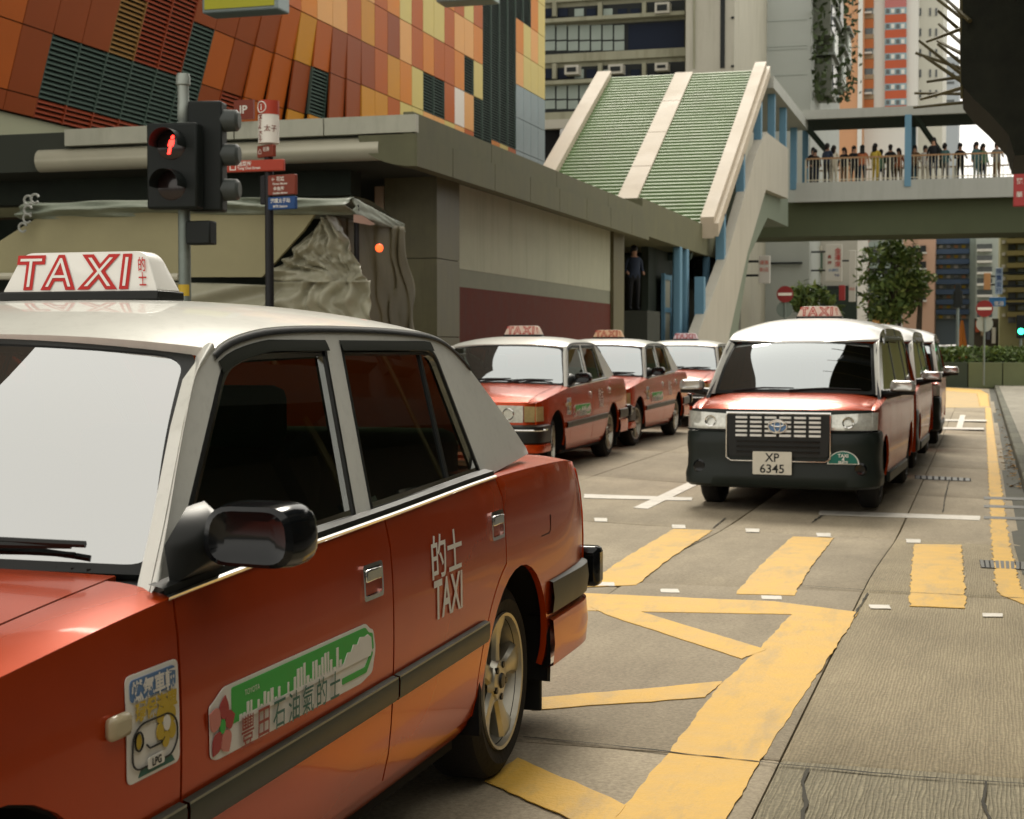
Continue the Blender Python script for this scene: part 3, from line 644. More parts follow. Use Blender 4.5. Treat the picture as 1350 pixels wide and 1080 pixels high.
    text_on('door_lettering', '的士', lambda a, b: Pside(.715 - a, .798 + b) + Vector((0, .003, 0)), WHT, P, .135, .0016, sx=.98, sy=.92)
    text_on('door_lettering', 'TAXI', lambda a, b: Pside(.712 - a, .685 + b) + Vector((0, .003, 0)), WHT, P, .130, .0022, sx=.84, sy=1.12)
    roof_sign(P, 1.08, 1.479, SIGNW if near else SIGNP, True)
    # fuel flap outline on the quarter
    ff_ = MB(); ff_.tube([Pside(-.30 + a, .80 + b) + Vector((0, .0005, 0)) for a, b in [(.05, -.068), (-.05, -.068), (-.066, -.062), (-.072, -.045), (-.072, -.01)]], .0014, 4, cap=False); ff_.obj('fuel_flap_gap', VOID, P)
near_taxi = thing('taxi', 'red and silver saloon taxi nearest the camera, with a white TAXI roof sign', 'taxi', (-2.2155, 4.7388, 0), -math.pi / 2, 'red taxis')
build_saloon(near_taxi, True)
for ch in near_taxi.children:                            # round off the tail in side view
    if ch.type == 'MESH' and ch.name.split('.')[0] in ('rear_quarter', 'quarter_top', 'boot_lid', 'rear_panel', 'boot_rear_edge'):
        for v in ch.data.vertices:
            if v.co.x < -.62:
                k = ((-.62 - v.co.x) / .45)**2
                v.co.x += .115 * k * sst(.60, .99, v.co.z)**1.6; v.co.z -= .022 * k * sst(.8, .95, v.co.z)
        ch.data.update()
# ================================================================ tall van taxi (x forward from the rear axle)
VBT = [(.20, .78), (.30, .822), (.45, .842), (.70, .8475), (.90, .845), (1.0, .832), (1.06, .815)]
VXM = 1.32
def Vends(x):
    q = min(.9999, abs(x - VXM) / 2.25); return (1 - q**9)**(1 / 9)
def VYs(x, z): return hermite(VBT, z) * Vends(x)
def VYg(x, z): return (.812 - .20 * (z - 1.05)) * (1 if x > .2 else 1 - .03 * ((.2 - x) / 1.0)**2) - .02 * max(0, (x - 1.6))**2
def VP(x, z): return Vector((x, VYs(x, z), z))
def VG(x, z): return Vector((x, VYg(x, z), z))
PLB = mat('van_dark_bumper_plastic', (.012, .017, .014), .42, var=(5, .15), bump=(150, .08))
PLT = mat('number_plate_white', (.66, .62, .52), .4, var=(10, .06))
TEAL = mat('seats_sticker_green', (.02, .16, .12), .45)
def build_van(P):
    FX = 2.75; RR = .36; CZ = .31; ZL = .27
    la = math.asin((ZL - CZ) / RR); ra = arc(0, CZ, RR, la, math.pi - la); fa = arc(FX, CZ, RR, la, math.pi - la)
    zb = lambda x: hermite([(-.9, 1.06), (0, 1.05), (1.2, 1.03), (2.4, 1.0), (2.8, .975), (3.2, .925), (3.4, .89)], x)
    top = lambda a, b, n=10: [(a + (b - a) * k / n, zb(a + (b - a) * k / n)) for k in range(n + 1)]
    panel2('front_fender', [(2.335, ZL)] + fa[::-1] + [(3.13, .34), (3.30, .70), (3.34, .74)] + top(3.34, 2.335), VP, RED, P, res=.08, thick=.02)
    panel2('front_door', [(1.25, ZL), (2.327, ZL)] + top(2.327, 1.25), VP, RED, P, res=.1, thick=.02)
    R2 = .41; a_lo = math.asin((.40 - CZ) / R2); a_hi = math.acos(.13 / R2); da = arc(0, CZ, R2, a_lo, a_hi, 8)
    panel2('sliding_door', [(1.242, ZL)] + top(1.242, .13) + da[::-1] + [(da[0][0], ZL)], VP, RED, P, res=.1, thick=.02)
    R3 = .402; a_lo = math.asin((.40 - CZ) / R3); a_hi = math.acos(.122 / R3); da = arc(0, CZ, R3, a_lo, a_hi, 8)
    panel2('rear_quarter', [(da[0][0], ZL)] + da + top(.122, -.82) + [(-.82, ZL)] + ra[::-1], VP, RED, P, res=.1, thick=.02)
    ub = MB(); ub.bb(-.8, 3.3, -.55, .55, .2, .8); ub.bb(.4, 2.35, -.77, .77, .18, .3); ub.obj('underbody', VOID, P)
    # rear
    def rear(a, b):
        y = (2 * a - 1) * .80; z = .28 + 1.36 * b; k = hermite([(.2, .845), (1.05, .83), (1.7, .66)], z); return (VXM - 2.25 * (1 - min(.999, abs(y) * .82 / k)**9)**(1 / 9) + .10 * max(0, z - 1.0)**1.3, y * k / .82, z)
    rb = MB(); rb.grid(rear, 16, 12); rb.obj('tailgate', RED, P, 60)
    # bonnet
    hood = lambda x, y: Vector((x, y, hermite([(2.60, 1.06), (2.86, 1.035), (3.1, 1.0), (3.3, .955), (3.44, .90), (3.50, .865)], x + .16 * (y / .76)**2) - .05 * (y / .78)**4 + .0))
    fe = [(3.495 - .19 * abs(t)**2.4, t * .765) for t in np.linspace(-1, 1, 17)]; re_ = [(2.80 - .16 * t * t, t * .775) for t in np.linspace(1, -1, 13)]
    panel('bonnet', fe + re_, hood, (0, 0, 1), RED, P, res=.09, thick=.03)
    for s in (1, -1):
        m = MB()
        def f(a, b, s=s):
            x = 2.335 + 1.0 * a; z0 = zb(x); y0 = VYs(x, z0); p1 = hood(min(x, 3.33), .76); return (x, s * (y0 + (.755 - y0) * b), z0 + (p1.z - z0) * math.sin(b * math.pi / 2))
        m.grid(f, 14, 4); m.obj('fender_top', RED, P, 60)
    # dark bumper round the nose
    N_ = 5.0
    def loop(t, d=0):
        c, s_ = abs(math.cos(t))**(2 / N_), math.copysign(abs(math.sin(t))**(2 / N_), math.sin(t)); return 3.10 + c * (.44 + d), s_ * (.852 + d)
    def fx(y, d=0):
        k = min(.9995, abs(y) / (.852 + d)); return 3.10 + (.44 + d) * (1 - k**N_)**(1 / N_)
    b = MB(); n = 60; prof = [(-.10, .215), (-.02, .225), (.012, .25), (.016, .33), (.0, .40), (-.004, .50), (.004, .60), (.0, .70), (-.03, .735), (-.10, .74)]
    ts = [-math.pi / 2 + math.pi * k / n for k in range(n + 1)]
    b.add([(*loop(t, d), z) for d, z in prof for t in ts], [(j * (n + 1) + i, j * (n + 1) + i + 1, (j + 1) * (n + 1) + i + 1, (j + 1) * (n + 1) + i) for j in range(len(prof) - 1) for i in range(n)])
    bo = b.obj('front_bumper', PLB, P, 50)
    nz = MB(); nz.grid(lambda a, c: (fx((2 * a - 1) * .80) - .03 - .03 * c, (2 * a - 1) * .80, .72 + .19 * c), 24, 4); nz.obj('nose_panel', PLB, P, 60)
    # headlamps
    for s in (1, -1):
        h = MB(); h.grid(lambda a, c: (fx(.45 + .385 * a) + .006 - .05 * max(0, c - .3) - .02 * a * a, s * (.45 + .385 * a), .735 + (.155 - .02 * (1 - a)) * c), 14, 6); hl = h.obj('headlamp', LENS, P, 60)
        q = MB(); q.lathe([(.052, -.01), (.05, .012), (.040, .006)], 18, Matrix.Translation((fx(.6) + .004, s * .60, .805)), 'x'); q.obj('projector', CHR, hl)
        q = MB(); q.grid(lambda a, c: (fx(.45 + .385 * a) + .010, s * (.45 + .385 * a), .722 + .014 * c), 12, 1); q.obj('lamp_trim', BLKG, hl)
        fg = MB(); fg.lathe([(.0, .0), (.045, .004), (.06, -.01)], 16, Matrix.Translation((fx(.70) + .012, s * .70, .40)), 'x'); fg.obj('fog_lamp_cover', BLKG, bo)
    # grille
    gq = rnd([(-.43, .50), (.43, .50), (.455, .875), (-.455, .875)], .03)
    g = MB(); g.prism(dens(gq, .05), lambda a, c, t: (fx(a) + t - .02 * max(0, c - .6), a, c), -.05, .018); go = g.obj('grille', BLK, P, 40)
    tr = MB(); tr.tube([(fx(a) + .022, a, c) for a, c in dens([(-.452, .86), (-.452, .49), (-.41, .462), (.41, .462), (.452, .49), (.452, .86)], .04, False)], .008, 6); tr.obj('grille_trim', CHR, go)
    tb = MB(); tb.tube([(fx(a) + .004, a, .878) for a in np.linspace(-.455, .455, 20)], .013, 6); tb.obj('grille_top_bar', CHR, go)
    for r_ in range(5):
        for c in range(6):
            y = (c - 2.5) * .128; z = .685 + r_ * .039; d = MB(); d.bb(fx(y) + .012, fx(y) + .03 - .02 * max(0, z - .6), y - .050, y + .050, z - .0095, z + .0095); d.obj('grille_bar', mat('bright_grille_bar', (.75, .75, .72), .3, .3), go)
    lg = MB()
    for k in range(3): lg.bb(fx(0) - .02, fx(0) + .03, -.36, .36, .535 + k * .045, .552 + k * .045)
    lg.obj('lower_grille', BLKG, go)
    em = MB(); X0 = fx(0) + .04
    em.tube([(X0, .080 * math.cos(t), .765 + .054 * math.sin(t)) for t in np.linspace(0, 2 * math.pi, 33)], .008, 6, cap=False)
    em.tube([(X0, .027 * math.cos(t), .768 + .048 * math.sin(t)) for t in np.linspace(0, 2 * math.pi, 25)], .007, 6, cap=False)
    em.tube([(X0, .057 * math.cos(t), .785 + .021 * math.sin(t)) for t in np.linspace(0, 2 * math.pi, 25)], .007, 6, cap=False)
    eo = em.obj('emblem', CHR, go); eb = MB(); eb.prism(circ(0, .765, .078, .052, 24), lambda a, c, t: (X0 + t, a, c), -.03, -.004); eb.obj('emblem_backing', BLUI, eo)
    pl = MB(); pl.prism(rnd([(-.215, .345), (.125, .345), (.125, .545), (-.215, .545)], .008), lambda a, c, t: (fx(0) + .03 + t, a, c), 0, .012); po = pl.obj('number_plate', PLT, P)
    text_on('plate_lettering', 'XP', lambda a, c: Vector((fx(0) + .0435, -.045 + a, .494 + c)), BLK, po, .105, .0016, sx=.95)
    text_on('plate_lettering', '6345', lambda a, c: Vector((fx(0) + .0435, -.045 + a, .397 + c)), BLK, po, .105, .0016, sx=1.05)
    sk = MB(); q = circ(.56, .445, .135, .115, 22, 0, math.pi); sk.prism(q, lambda a, c, t: (fx(a) + .008 + t, a, c), 0, .004); so = sk.obj('seats_sticker', WHT, P, 30)
    sk = MB(); q = circ(.56, .452, .122, .102, 22, 0, math.pi); sk.prism(q, lambda a, c, t: (fx(a) + .0125 + t, a, c), 0, .002); sk.obj('sticker_field', TEAL, so, 30)
    for tx, z, sz in (('TAXI', .520, .040), ('4', .489, .046), ('SEATS', .462, .030)): text_on('sticker_lettering', tx, lambda a, c, z=z: Vector((fx(.56 + a) + .0165, .56 + a, z + c)), WHT, so, sz, .0012)
    # greenhouse
    ZE = [(-.85, 1.50), (-.6, 1.60), (0, 1.635), (1.0, 1.64), (1.6, 1.625), (1.95, 1.575), (2.15, 1.49), (2.3, 1.40)]
    ZR = [(-.85, 1.58), (-.6, 1.685), (0, 1.735), (.8, 1.75), (1.4, 1.735), (1.8, 1.68), (2.05, 1.60), (2.2, 1.53), (2.3, 1.46)]
    ze = lambda x: hermite(ZE, x); zr = lambda x: hermite(ZR, x)
    fo = rnd([(2.50, 1.045), (1.30, 1.075), (1.27, 1.555), (1.80, 1.535), (1.98, 1.48)], [.02, .02, .02, .08, .06]); ro = rnd([(1.20, 1.08), (.12, 1.10), (.12, 1.55), (1.17, 1.56)], .03); qo = rnd([(.0, 1.12), (-.62, 1.15), (-.55, 1.50), (.0, 1.54)], .05)
    side = [(2.78, .975), (2.60, 1.13), (2.40, 1.305), (2.25, 1.43)] + [(x, ze(x)) for x in (2.1, 1.95, 1.8, 1.6, 1.3, 1.0, .6, .2, -.2, -.6, -.75)] + [(-.80, 1.3), (-.82, 1.06)] + [(x, zb(x) + .002) for x in (-.4, 0, .6, 1.2, 1.8, 2.3)]
    panel2('greenhouse_side', side, VG, BLKG, P, holes=[fo, ro, qo], res=.1, thick=.03, edge_res=.06)
    for Q, nm in ((fo, 'front_door_window'), (ro, 'sliding_door_window'), (qo, 'quarter_window')): panel2(nm, Q, VG, GLS, P, res=.25, thick=0, off=-.006)
    for s in (1, -1):
        xs = np.linspace(.0, 2.0, 16); rows = [[(x, s * (VYg(x, min(1.57, ze(x) - .03) + dz) + d), min(1.57, ze(x) - .03) + dz) for x in xs] for d, dz in ((.004, .0), (.02, -.015), (.026, -.06))]
        strip_mesh('v', rows).obj('rain_visor', BLKG, P, 60)
        sb = MB(); sb.bb(.4, 2.33, s * .80, s * .845, .20, .30); sb.obj('sill', PLB, P, bev=.015)
    fe = [(2.245 - .17 * abs(t)**2.4, t) for t in np.linspace(-1, 1, 25)]
    out_ = fe + [(x, 1.) for x in np.linspace(2.06, -.7, 26)] + [(-.72 - .05 * (1 - t * t), t) for t in np.linspace(.95, -.95, 12)] + [(x, -1.) for x in np.linspace(-.7, 2.06, 26)]
    fnr = lambda x, t: Vector((x, t * VYg(x, ze(x)), ze(x) + (zr(x) - ze(x)) * (1 - min(1, abs(t))**3)))
    panel('roof', out_, fnr, (0, 0, 1), mat('van_roof_silver', (.70, .70, .67), .32, .15, coat=.6, var=(3, .04)), P, res=.1, thick=.02, edge_res=.06)
    def Wp(p, q):
        B = Vector((2.815 - .17 * abs(p)**2.3, p * .748, 1.035 - .015 * p * p)); T = Vector((2.235 - .15 * abs(p)**2.3, p * .665, 1.512 - .03 * p * p)); return B.lerp(T, q) + Vector((.035, 0, .03)) * math.sin(math.pi * q)
    wo = rnd([(-1, 0), (1, 0), (1, 1), (-1, 1)], .07, 6); wi = rnd([(-.955, .05), (.955, .05), (.955, .955), (-.955, .955)], .07, 6)
    panel('windscreen_seal', wo, Wp, (1, 0, .5), BLK, P, holes=[wi], res=.2, thick=.02, edge_res=.06, off=.003)
    panel('windscreen', wi, Wp, (1, 0, .5), FILM2, P, res=.14, thick=0, edge_res=.07)
    sidef = [(2.78, .975), (2.60, 1.13), (2.40, 1.305), (2.25, 1.43), (2.1, 1.515)]
    for s in (1, -1):
        rows = []; n = 20
        for k in range(n + 1):
            q = k / n; a = Wp(.99, q); zz = .975 + (ze(2.10) - .975) * q; x = hermite([(z, x) for x, z in sidef], zz); c = VG(x, zz) + Vector((0, .002, 0)); row = []
            for j in range(8):
                t = j / 7; p = a.lerp(c, t) + Vector((.02, .018, .014)) * math.sin(math.pi * t); row.append((p.x, s * p.y, p.z))
            rows.append(row)
        strip_mesh('a', rows).obj('windscreen_pillar', SILV, P, 70)
        # mirror
        mo = MB(); rows = []
        for x, k in ((2.62, .45), (2.64, .75), (2.62, .95), (2.57, 1.), (2.53, .97)): rows.append([(x, s * (.975 + a * k), 1.10 + c * k) for a, c in rnd([(-.12, -.045), (.115, -.05), (.11, .05), (-.11, .055)], .035, 4)])
        N = len(rows[0]); mo.add([p for r_ in rows for p in r_], [(j * N + i, j * N + (i + 1) % N, (j + 1) * N + (i + 1) % N, (j + 1) * N + i) for j in range(4) for i in range(N)] + [tuple(range(N)), tuple(range(4 * N, 5 * N))]); mm = mo.obj('door_mirror', mat('mirror_silver', (.55, .54, .5), .25, .5, coat=.5), P, 40)
        ft = MB(); ft.tube([(2.52, s * .80, 1.02), (2.55, s * .88, 1.035), (2.58, s * .96, 1.05)], [.05, .04, .035], 8); ft.tube([(2.58, s * .86, 1.04), (2.585, s * 1.08, 1.042)], .02, 8); ft.obj('mirror_arm', BLK, mm)
    for y0, y1 in ((-.55, .02), (-.02, .62)):
        a = Wp(y0 / .75, .03) + Vector((.014, 0, .01)); c = Wp(y1 / .75, .06) + Vector((.016, 0, .012)); wp = MB(); wp.tube([a, a.lerp(c, .5) + Vector((.016, 0, .014)), c], [.010, .009, .006], 6); wp.obj('wiper', BLK, P)
    cw = MB(); cw.grid(lambda a, c: (2.83 - .17 * (2 * c - 1)**2 - .10 * a, (2 * c - 1) * .75, 1.028 - .01 * (2 * c - 1)**2), 2, 14); cw.obj('cowl', BLK, P)
    for x in (0, FX):
        for s in (1, -1): wheel(P, x, s * (.80 - .0925), s, .305, .185, .20, 8, BLK)
    ib = MB(); ib.bb(-.5, 2.6, -.72, .72, .3, .4); ib.bb(2.35, 2.7, -.74, .74, .4, .98); ib.obj('cabin_floor', VOID, P)
    for x, nm in ((1.45, 'front_seat'), (.35, 'rear_seat')):
        for s in (1, -1):
            se = MB(); se.box((x + .22, s * .36, .62), (.45, .50, .16)); se.box((x, s * .36, 1.0), (.14, .48, .62)); se.box((x - .02, s * .36, 1.38), (.09, .26, .16)); se.obj(nm, SEAT, P, bev=.04)
    pb = MB(); pb.bb(2.28, 2.34, -.30, .30, 1.36, 1.42); pb.obj('rear_view_mirror', BLK, P, bev=.01)
    roof_sign(P, .95, 1.757, SIGNP, True, wd=.445, hh=.112)
van = thing('taxi', 'red and silver van taxi with plate XP 6345, front of the right-hand queue', 'taxi', (-1.70, 13.95 + 3.55, -.11), -math.pi / 2 - R(2.2), 'red taxis')
_f = Vector((math.cos(van.rotation_euler.z), math.sin(van.rotation_euler.z), 0)); van.location = Vector((-1.70, 13.95, -.11)) - _f * 3.55
build_van(van)
def _set(o, loc, rz, label):
    o.location = loc; o.rotation_euler = (0, 0, rz); o['label'] = label; return o
van2 = _set(copy_tree(van), (-1.50, 22.3, -.1), -math.pi / 2 - R(1), 'van taxi mostly hidden directly behind the van with plate XP 6345')
van3 = _set(copy_tree(van), (-1.42, 27.3, -.1), -math.pi / 2, 'van taxi at the tail of the right-hand queue, third from its front')
def del_tree(o):
    for c in list(o.children): del_tree(c)
    bpy.data.objects.remove(o)
for o_ in (van2, van3):
    for c in list(o_.children):
        if c.name.startswith('roof_sign'): del_tree(c)
def swap_mat(o, old, new):
    if o.type == 'MESH' and any(m == old for m in o.data.materials):
        for i, s in enumerate(o.material_slots):
            if s.material == old: s.link = 'OBJECT'; s.material = new
    for c in o.children: swap_mat(c, old, new)
for k, (v, u, lab, sm) in enumerate(((19.05, -5.17, 'first red and silver saloon taxi queuing by the concrete building wall', SIGNP), (24.05, -5.28, 'second red and silver saloon taxi queuing by the wall, with an orange-tinted roof sign', mat('roof_sign_orange_tint', (.78, .50, .30), .4)), (29.9, -5.2, 'third saloon taxi queuing by the wall, with a pale pink roof sign', mat('roof_sign_pink_tint', (.80, .62, .66), .4)))):
    c = _set(copy_tree(near_taxi), (u, v, 0), -math.pi / 2 + R((.6, -.4, .3)[k]), lab); swap_mat(c, SIGNW, sm); swap_mat(c, FILM, FILM2)
    for ch in c.children:
        if ch.name.startswith('wheel') and ch.type == 'EMPTY' and ch.location.x > 2: ch.rotation_euler.z += R((9, -6, 3)[k])
# ================================================================ ground, road, pavements
def concrete(name, col, groove=0.0, rand=.10, rough=.85):
    m = bpy.data.materials.new(name); m.use_nodes = True; t = m.node_tree; b = t.nodes['Principled BSDF']; L = t.links; N = t.nodes.new
    geo = N('ShaderNodeNewGeometry'); oi = N('ShaderNodeObjectInfo')
    n1 = N('ShaderNodeTexNoise'); n1.inputs['Scale'].default_value = .55; n1.inputs['Detail'].default_value = 8; n1.inputs['Roughness'].default_value = .65
    n2 = N('ShaderNodeTexNoise'); n2.inputs['Scale'].default_value = 55; n2.inputs['Detail'].default_value = 4; n2.inputs['Roughness'].default_value = .75
    n3 = N('ShaderNodeTexNoise'); n3.inputs['Scale'].default_value = 3.2; n3.inputs['Detail'].default_value = 9; n3.inputs['Roughness'].default_value = .7
    mp = N('ShaderNodeMapping'); mp.inputs['Scale'].default_value = (1.0, .22, 1); L.new(geo.outputs['Position'], mp.inputs[0])
    L.new(geo.outputs['Position'], n1.inputs['Vector']); L.new(geo.outputs['Position'], n2.inputs['Vector']); L.new(mp.outputs[0], n3.inputs['Vector'])
    def rng(src, a, b_, c, d):
        r = N('ShaderNodeMapRange'); r.inputs[1].default_value = a; r.inputs[2].default_value = b_; r.inputs[3].default_value = c; r.inputs[4].default_value = d; L.new(src, r.inputs[0]); return r.outputs[0]
    def mul(a, b_):
        k = N('ShaderNodeMath'); k.operation = 'MULTIPLY'; L.new(a, k.inputs[0]); L.new(b_, k.inputs[1]); return k.outputs[0]
    v = mul(mul(rng(n1.outputs['Fac'], .3, .7, .80, 1.14), rng(n2.outputs['Fac'], .3, .7, .72, 1.28)), mul(rng(n3.outputs['Fac'], .35, .75, 1.08, .78), rng(oi.outputs['Random'], 0, 1, 1 - rand, 1 + rand)))
    mx = N('ShaderNodeMix'); mx.data_type = 'RGBA'; mx.blend_type = 'MULTIPLY'; mx.inputs[0].default_value = 1; mx.inputs[6].default_value = (*col, 1); L.new(v, mx.inputs[7])
    L.new(mx.outputs[2], b.inputs['Base Color']); b.inputs['Roughness'].default_value = rough; b.inputs['Specular IOR Level'].default_value = .35
    bp = N('ShaderNodeBump'); bp.inputs['Strength'].default_value = .5; bp.inputs['Distance'].default_value = .008; L.new(n2.outputs['Fac'], bp.inputs['Height']); last = bp
    if groove:
        wv = N('ShaderNodeTexWave'); wv.bands_direction = 'X'; wv.inputs['Scale'].default_value = 24; wv.inputs['Distortion'].default_value = 6.5; wv.inputs['Detail'].default_value = 4; wv.inputs['Detail Scale'].default_value = 2.0
        mp2 = N('ShaderNodeMapping'); mp2.inputs['Scale'].default_value = (1, .10, 1); mp2.inputs['Rotation'].default_value = (0, 0, R(4)); L.new(geo.outputs['Position'], mp2.inputs[0]); L.new(mp2.outputs[0], wv.inputs['Vector'])
        b2 = N('ShaderNodeBump'); b2.inputs['Strength'].default_value = groove; b2.inputs['Distance'].default_value = .012; L.new(wv.outputs['Fac'], b2.inputs['Height']); L.new(bp.outputs[0], b2.inputs['Normal']); last = b2
        mx2 = N('ShaderNodeMix'); mx2.data_type = 'RGBA'; mx2.blend_type = 'MULTIPLY'; mx2.inputs[0].default_value = 1; L.new(mx.outputs[2], mx2.inputs[6]); L.new(rng(wv.outputs['Fac'], 0, 1, 1 - .38 * groove, 1.08), mx2.inputs[7]); L.new(mx2.outputs[2], b.inputs['Base Color'])
    L.new(last.outputs[0], b.inputs['Normal']); MATS[name] = m; return m
CON = concrete('road_concrete', (.36, .302, .212)); CONG = concrete('road_concrete_brushed', (.34, .282, .18), .34); CONP = concrete('road_concrete_patch', (.29, .255, .17), .6)
JNT = mat('joint_filler', (.055, .050, .038), .95, var=(9, .4)); PAVE = concrete('pavement_concrete', (.26, .24, .19)); KRB = concrete('kerb_concrete', (.11, .11, .075), 0, .2)
YELP = mat('yellow_road_paint', (.68, .405, .066), .62, var=(6, .10), stain=(6, (.40, .28, .12), .75, (1, .25, 1)), bump=(70, .25))
WHTP = mat('white_road_paint', (.72, .68, .60), .65, var=(9, .08), stain=(7, (.36, .32, .25), .55), bump=(70, .2))
g = MB(); g.bb(-400, 400, -120, 900, -1.0, -.32); tag(g.obj('ground', mat('ground_dark_asphalt', (.09, .088, .08), .9, var=(.4, .2))), None, None, None, 'structure')
UJ = [-26, -20, -14, -10.2, -6.25, -3.95, -1.95, -.62, .43]; VJ = [-9, -5.4, -1.9, 1.6, 5.2, 8.9, 12.45, 16.4, 20.4, 24.4, 28.4, 33, 38, 46, 54, 66, 90, 130]
road = MB(); road.grid(lambda a, b: (-26 + 26.43 * a, -9 + 139 * b, zroad(-26 + 26.43 * a, -9 + 139 * b) - .03), 60, 90); road = road.obj('road', JNT, smooth=False); tag(road, kind='structure')
rg = random.Random(5)
for i in range(len(UJ) - 1):
    for j in range(len(VJ) - 1):
        u0, u1, v0, v1 = UJ[i], UJ[i + 1], VJ[j], VJ[j + 1]
        if u1 <= -6.25 and v0 >= 8.9: continue
        if u1 <= -6.25 and v0 < 8.9: v1 = min(v1, 10.4)
        gp = .0035; n = 6; m = MB(); e = .012
        xs = [u0 + gp, u0 + gp + e] + [u0 + (u1 - u0) * k / n for k in range(1, n)] + [u1 - gp - e, u1 - gp]; ys = [v0 + gp, v0 + gp + e] + [v0 + (v1 - v0) * k / n for k in range(1, n)] + [v1 - gp - e, v1 - gp]
        jit = rg.uniform(-.002, .002)
        q = [(x, y, zroad(x, y) + jit - (.006 if a in (0, len(xs) - 1) or c in (0, len(ys) - 1) else 0)) for c, y in enumerate(ys) for a, x in enumerate(xs)]
        W_ = len(xs); m.add(q, [(c * W_ + a, c * W_ + a + 1, (c + 1) * W_ + a + 1, (c + 1) * W_ + a) for c in range(len(ys) - 1) for a in range(W_ - 1)])
        sk = [(x, y, zroad(x, y) - .032) for x, y in ((xs[0], ys[0]), (xs[-1], ys[0]), (xs[-1], ys[-1]), (xs[0], ys[-1]))]; c4 = [0, W_ - 1, len(q) - 1, len(q) - W_]
        o = len(m.v); m.v += sk; m.f += [(c4[k], o + k, o + (k + 1) % 4, c4[(k + 1) % 4]) for k in range(4)]; m.mi += [0] * 4
        m.obj('concrete_slab', CONP if (i == 7 and j == 3) else CONG if i == 7 and j in (2, 3, 4, 5) else CON, road, 60)
def wob(P, amp, res, seed, closed=True):
    r_ = random.Random(seed); Q = dens(P, res, closed); out = []; ph = [r_.uniform(0, 6) for _ in range(4)]
    for k, (a, b) in enumerate(Q):
        s_ = k * .9; w_ = .5 * math.sin(s_ * .7 + ph[0]) + .35 * math.sin(s_ * 1.9 + ph[1]) + r_.uniform(-.55, .55); w2 = .5 * math.sin(s_ * .8 + ph[2]) + r_.uniform(-.6, .6); out.append((a + amp * w_, b + amp * w2))
    return out
def paint(name, px, m, amp=.010, h=.005, seed=1, ground=False):
    P = px if ground else [tuple(onroad(*p)[:2]) for p in px]
    P = wob(P, amp, .05 if amp else .3, seed) if amp else P
    return panel(name, P, lambda a, b: Vector((a, b, zroad(a, b) + h)), (0, 0, 1), m, road, res=.35, thick=.003, edge_res=.3)
paint('yellow_box_border', [(768, 783), (1020, 794), (1131, 808), (1118, 830), (1062, 914), (1003, 1003), (957, 1085), (800, 1085), (826, 1060), (882, 993), (944, 910), (1000, 858), (1043, 811), (768, 806)], YELP, .005, .005, 2)
paint('yellow_box_hatch', [(776, 800), (832, 804), (1010, 858), (978, 870), (800, 812)], YELP, .004, .006, 3)
paint('yellow_box_hatch', [(690, 923), (800, 914), (952, 900), (930, 921), (700, 938)], YELP, .007, .0062, 4)
paint('yellow_box_hatch', [(640, 1032), (682, 1001), (826, 1064), (812, 1086), (760, 1086)], YELP, .007, .0064, 5)
paint('yellow_bar', [(770, 775), (888, 698), (939, 700), (840, 772)], YELP, .007, .005, 6)
paint('yellow_bar', [(970, 784), (1045, 708), (1099, 710), (1047, 786)], YELP, .006, .005, 7)
paint('yellow_bar', [(1199, 800), (1205, 718), (1267, 719), (1273, 803)], YELP, .009, .005, 8)
for k, (x, y) in enumerate(((792, 686), (895, 695), (992, 700), (1086, 706), (1204, 714), (883, 780), (1017, 789), (1160, 801), (1309, 812), (798, 771))):
    s_ = .6 + .4 * (y - 680) / 130; paint('white_stud_mark', [(x - 14 * s_, y - 2.4), (x + 13 * s_, y - 2), (x + 14 * s_, y + 2.6), (x - 13 * s_, y + 2.2)], WHTP, .004, .006, 20 + k)
paint('white_stop_line', [(770, 652), (912, 656.5), (912, 660.5), (770, 657)], WHTP, .006, .0055, 31)
paint('white_stop_line', [(1080, 674), (1292, 681), (1292, 686.5), (1080, 679)], WHTP, .006, .0055, 32)
paint('white_lane_line', [(-2.93, 13.7), (-2.80, 13.7), (-2.80, 60), (-2.93, 60)], WHTP, 0, .0055, 33, True)
yl = [(.085 + (.5 * max(0, (9.2 - v)) ** 2 if v < 9.2 else 0), v) for v in (8.2, 8.6, 9.0, 9.6, 12, 20, 30, 41)]; yr = [(a + .13, v) for a, v in yl][::-1]
paint('yellow_kerb_line', yl + yr, YELP, .012, .005, 34, True)
gt = MB(); gt.grid(lambda a, b: (.245 + .185 * a, 10 + 50 * b, zroad(.4, 10 + 50 * b) + .004), 1, 40); gt.obj('gutter_strip', mat('gutter_asphalt', (.075, .075, .055), .8, var=(2, .35)), road)
YELW = mat('worn_yellow_paint', (.52, .36, .15), .7, stain=(2.2, (.34, .28, .18), .7))
paint('worn_yellow_area', [(1120, 513), (1288, 515), (1305, 534), (1305, 538), (1110, 536)], YELW, .03, .004, 35)
paint('yellow_area_edge', [(1120, 509.5), (1230, 510), (1292, 514), (1303, 520), (1304, 536), (1292, 536), (1288, 519), (1230, 513.5), (1120, 513)], YELP, .03, .006, 36)
c_ = onroad(1232, 556); text_on('lane_lettering', '的士', lambda a, b: Vector((c_.x + a, c_.y + b, zroad(c_.x, c_.y) + .006)), WHTP, road, 1.0, .012, sx=1.05, sy=7.0)
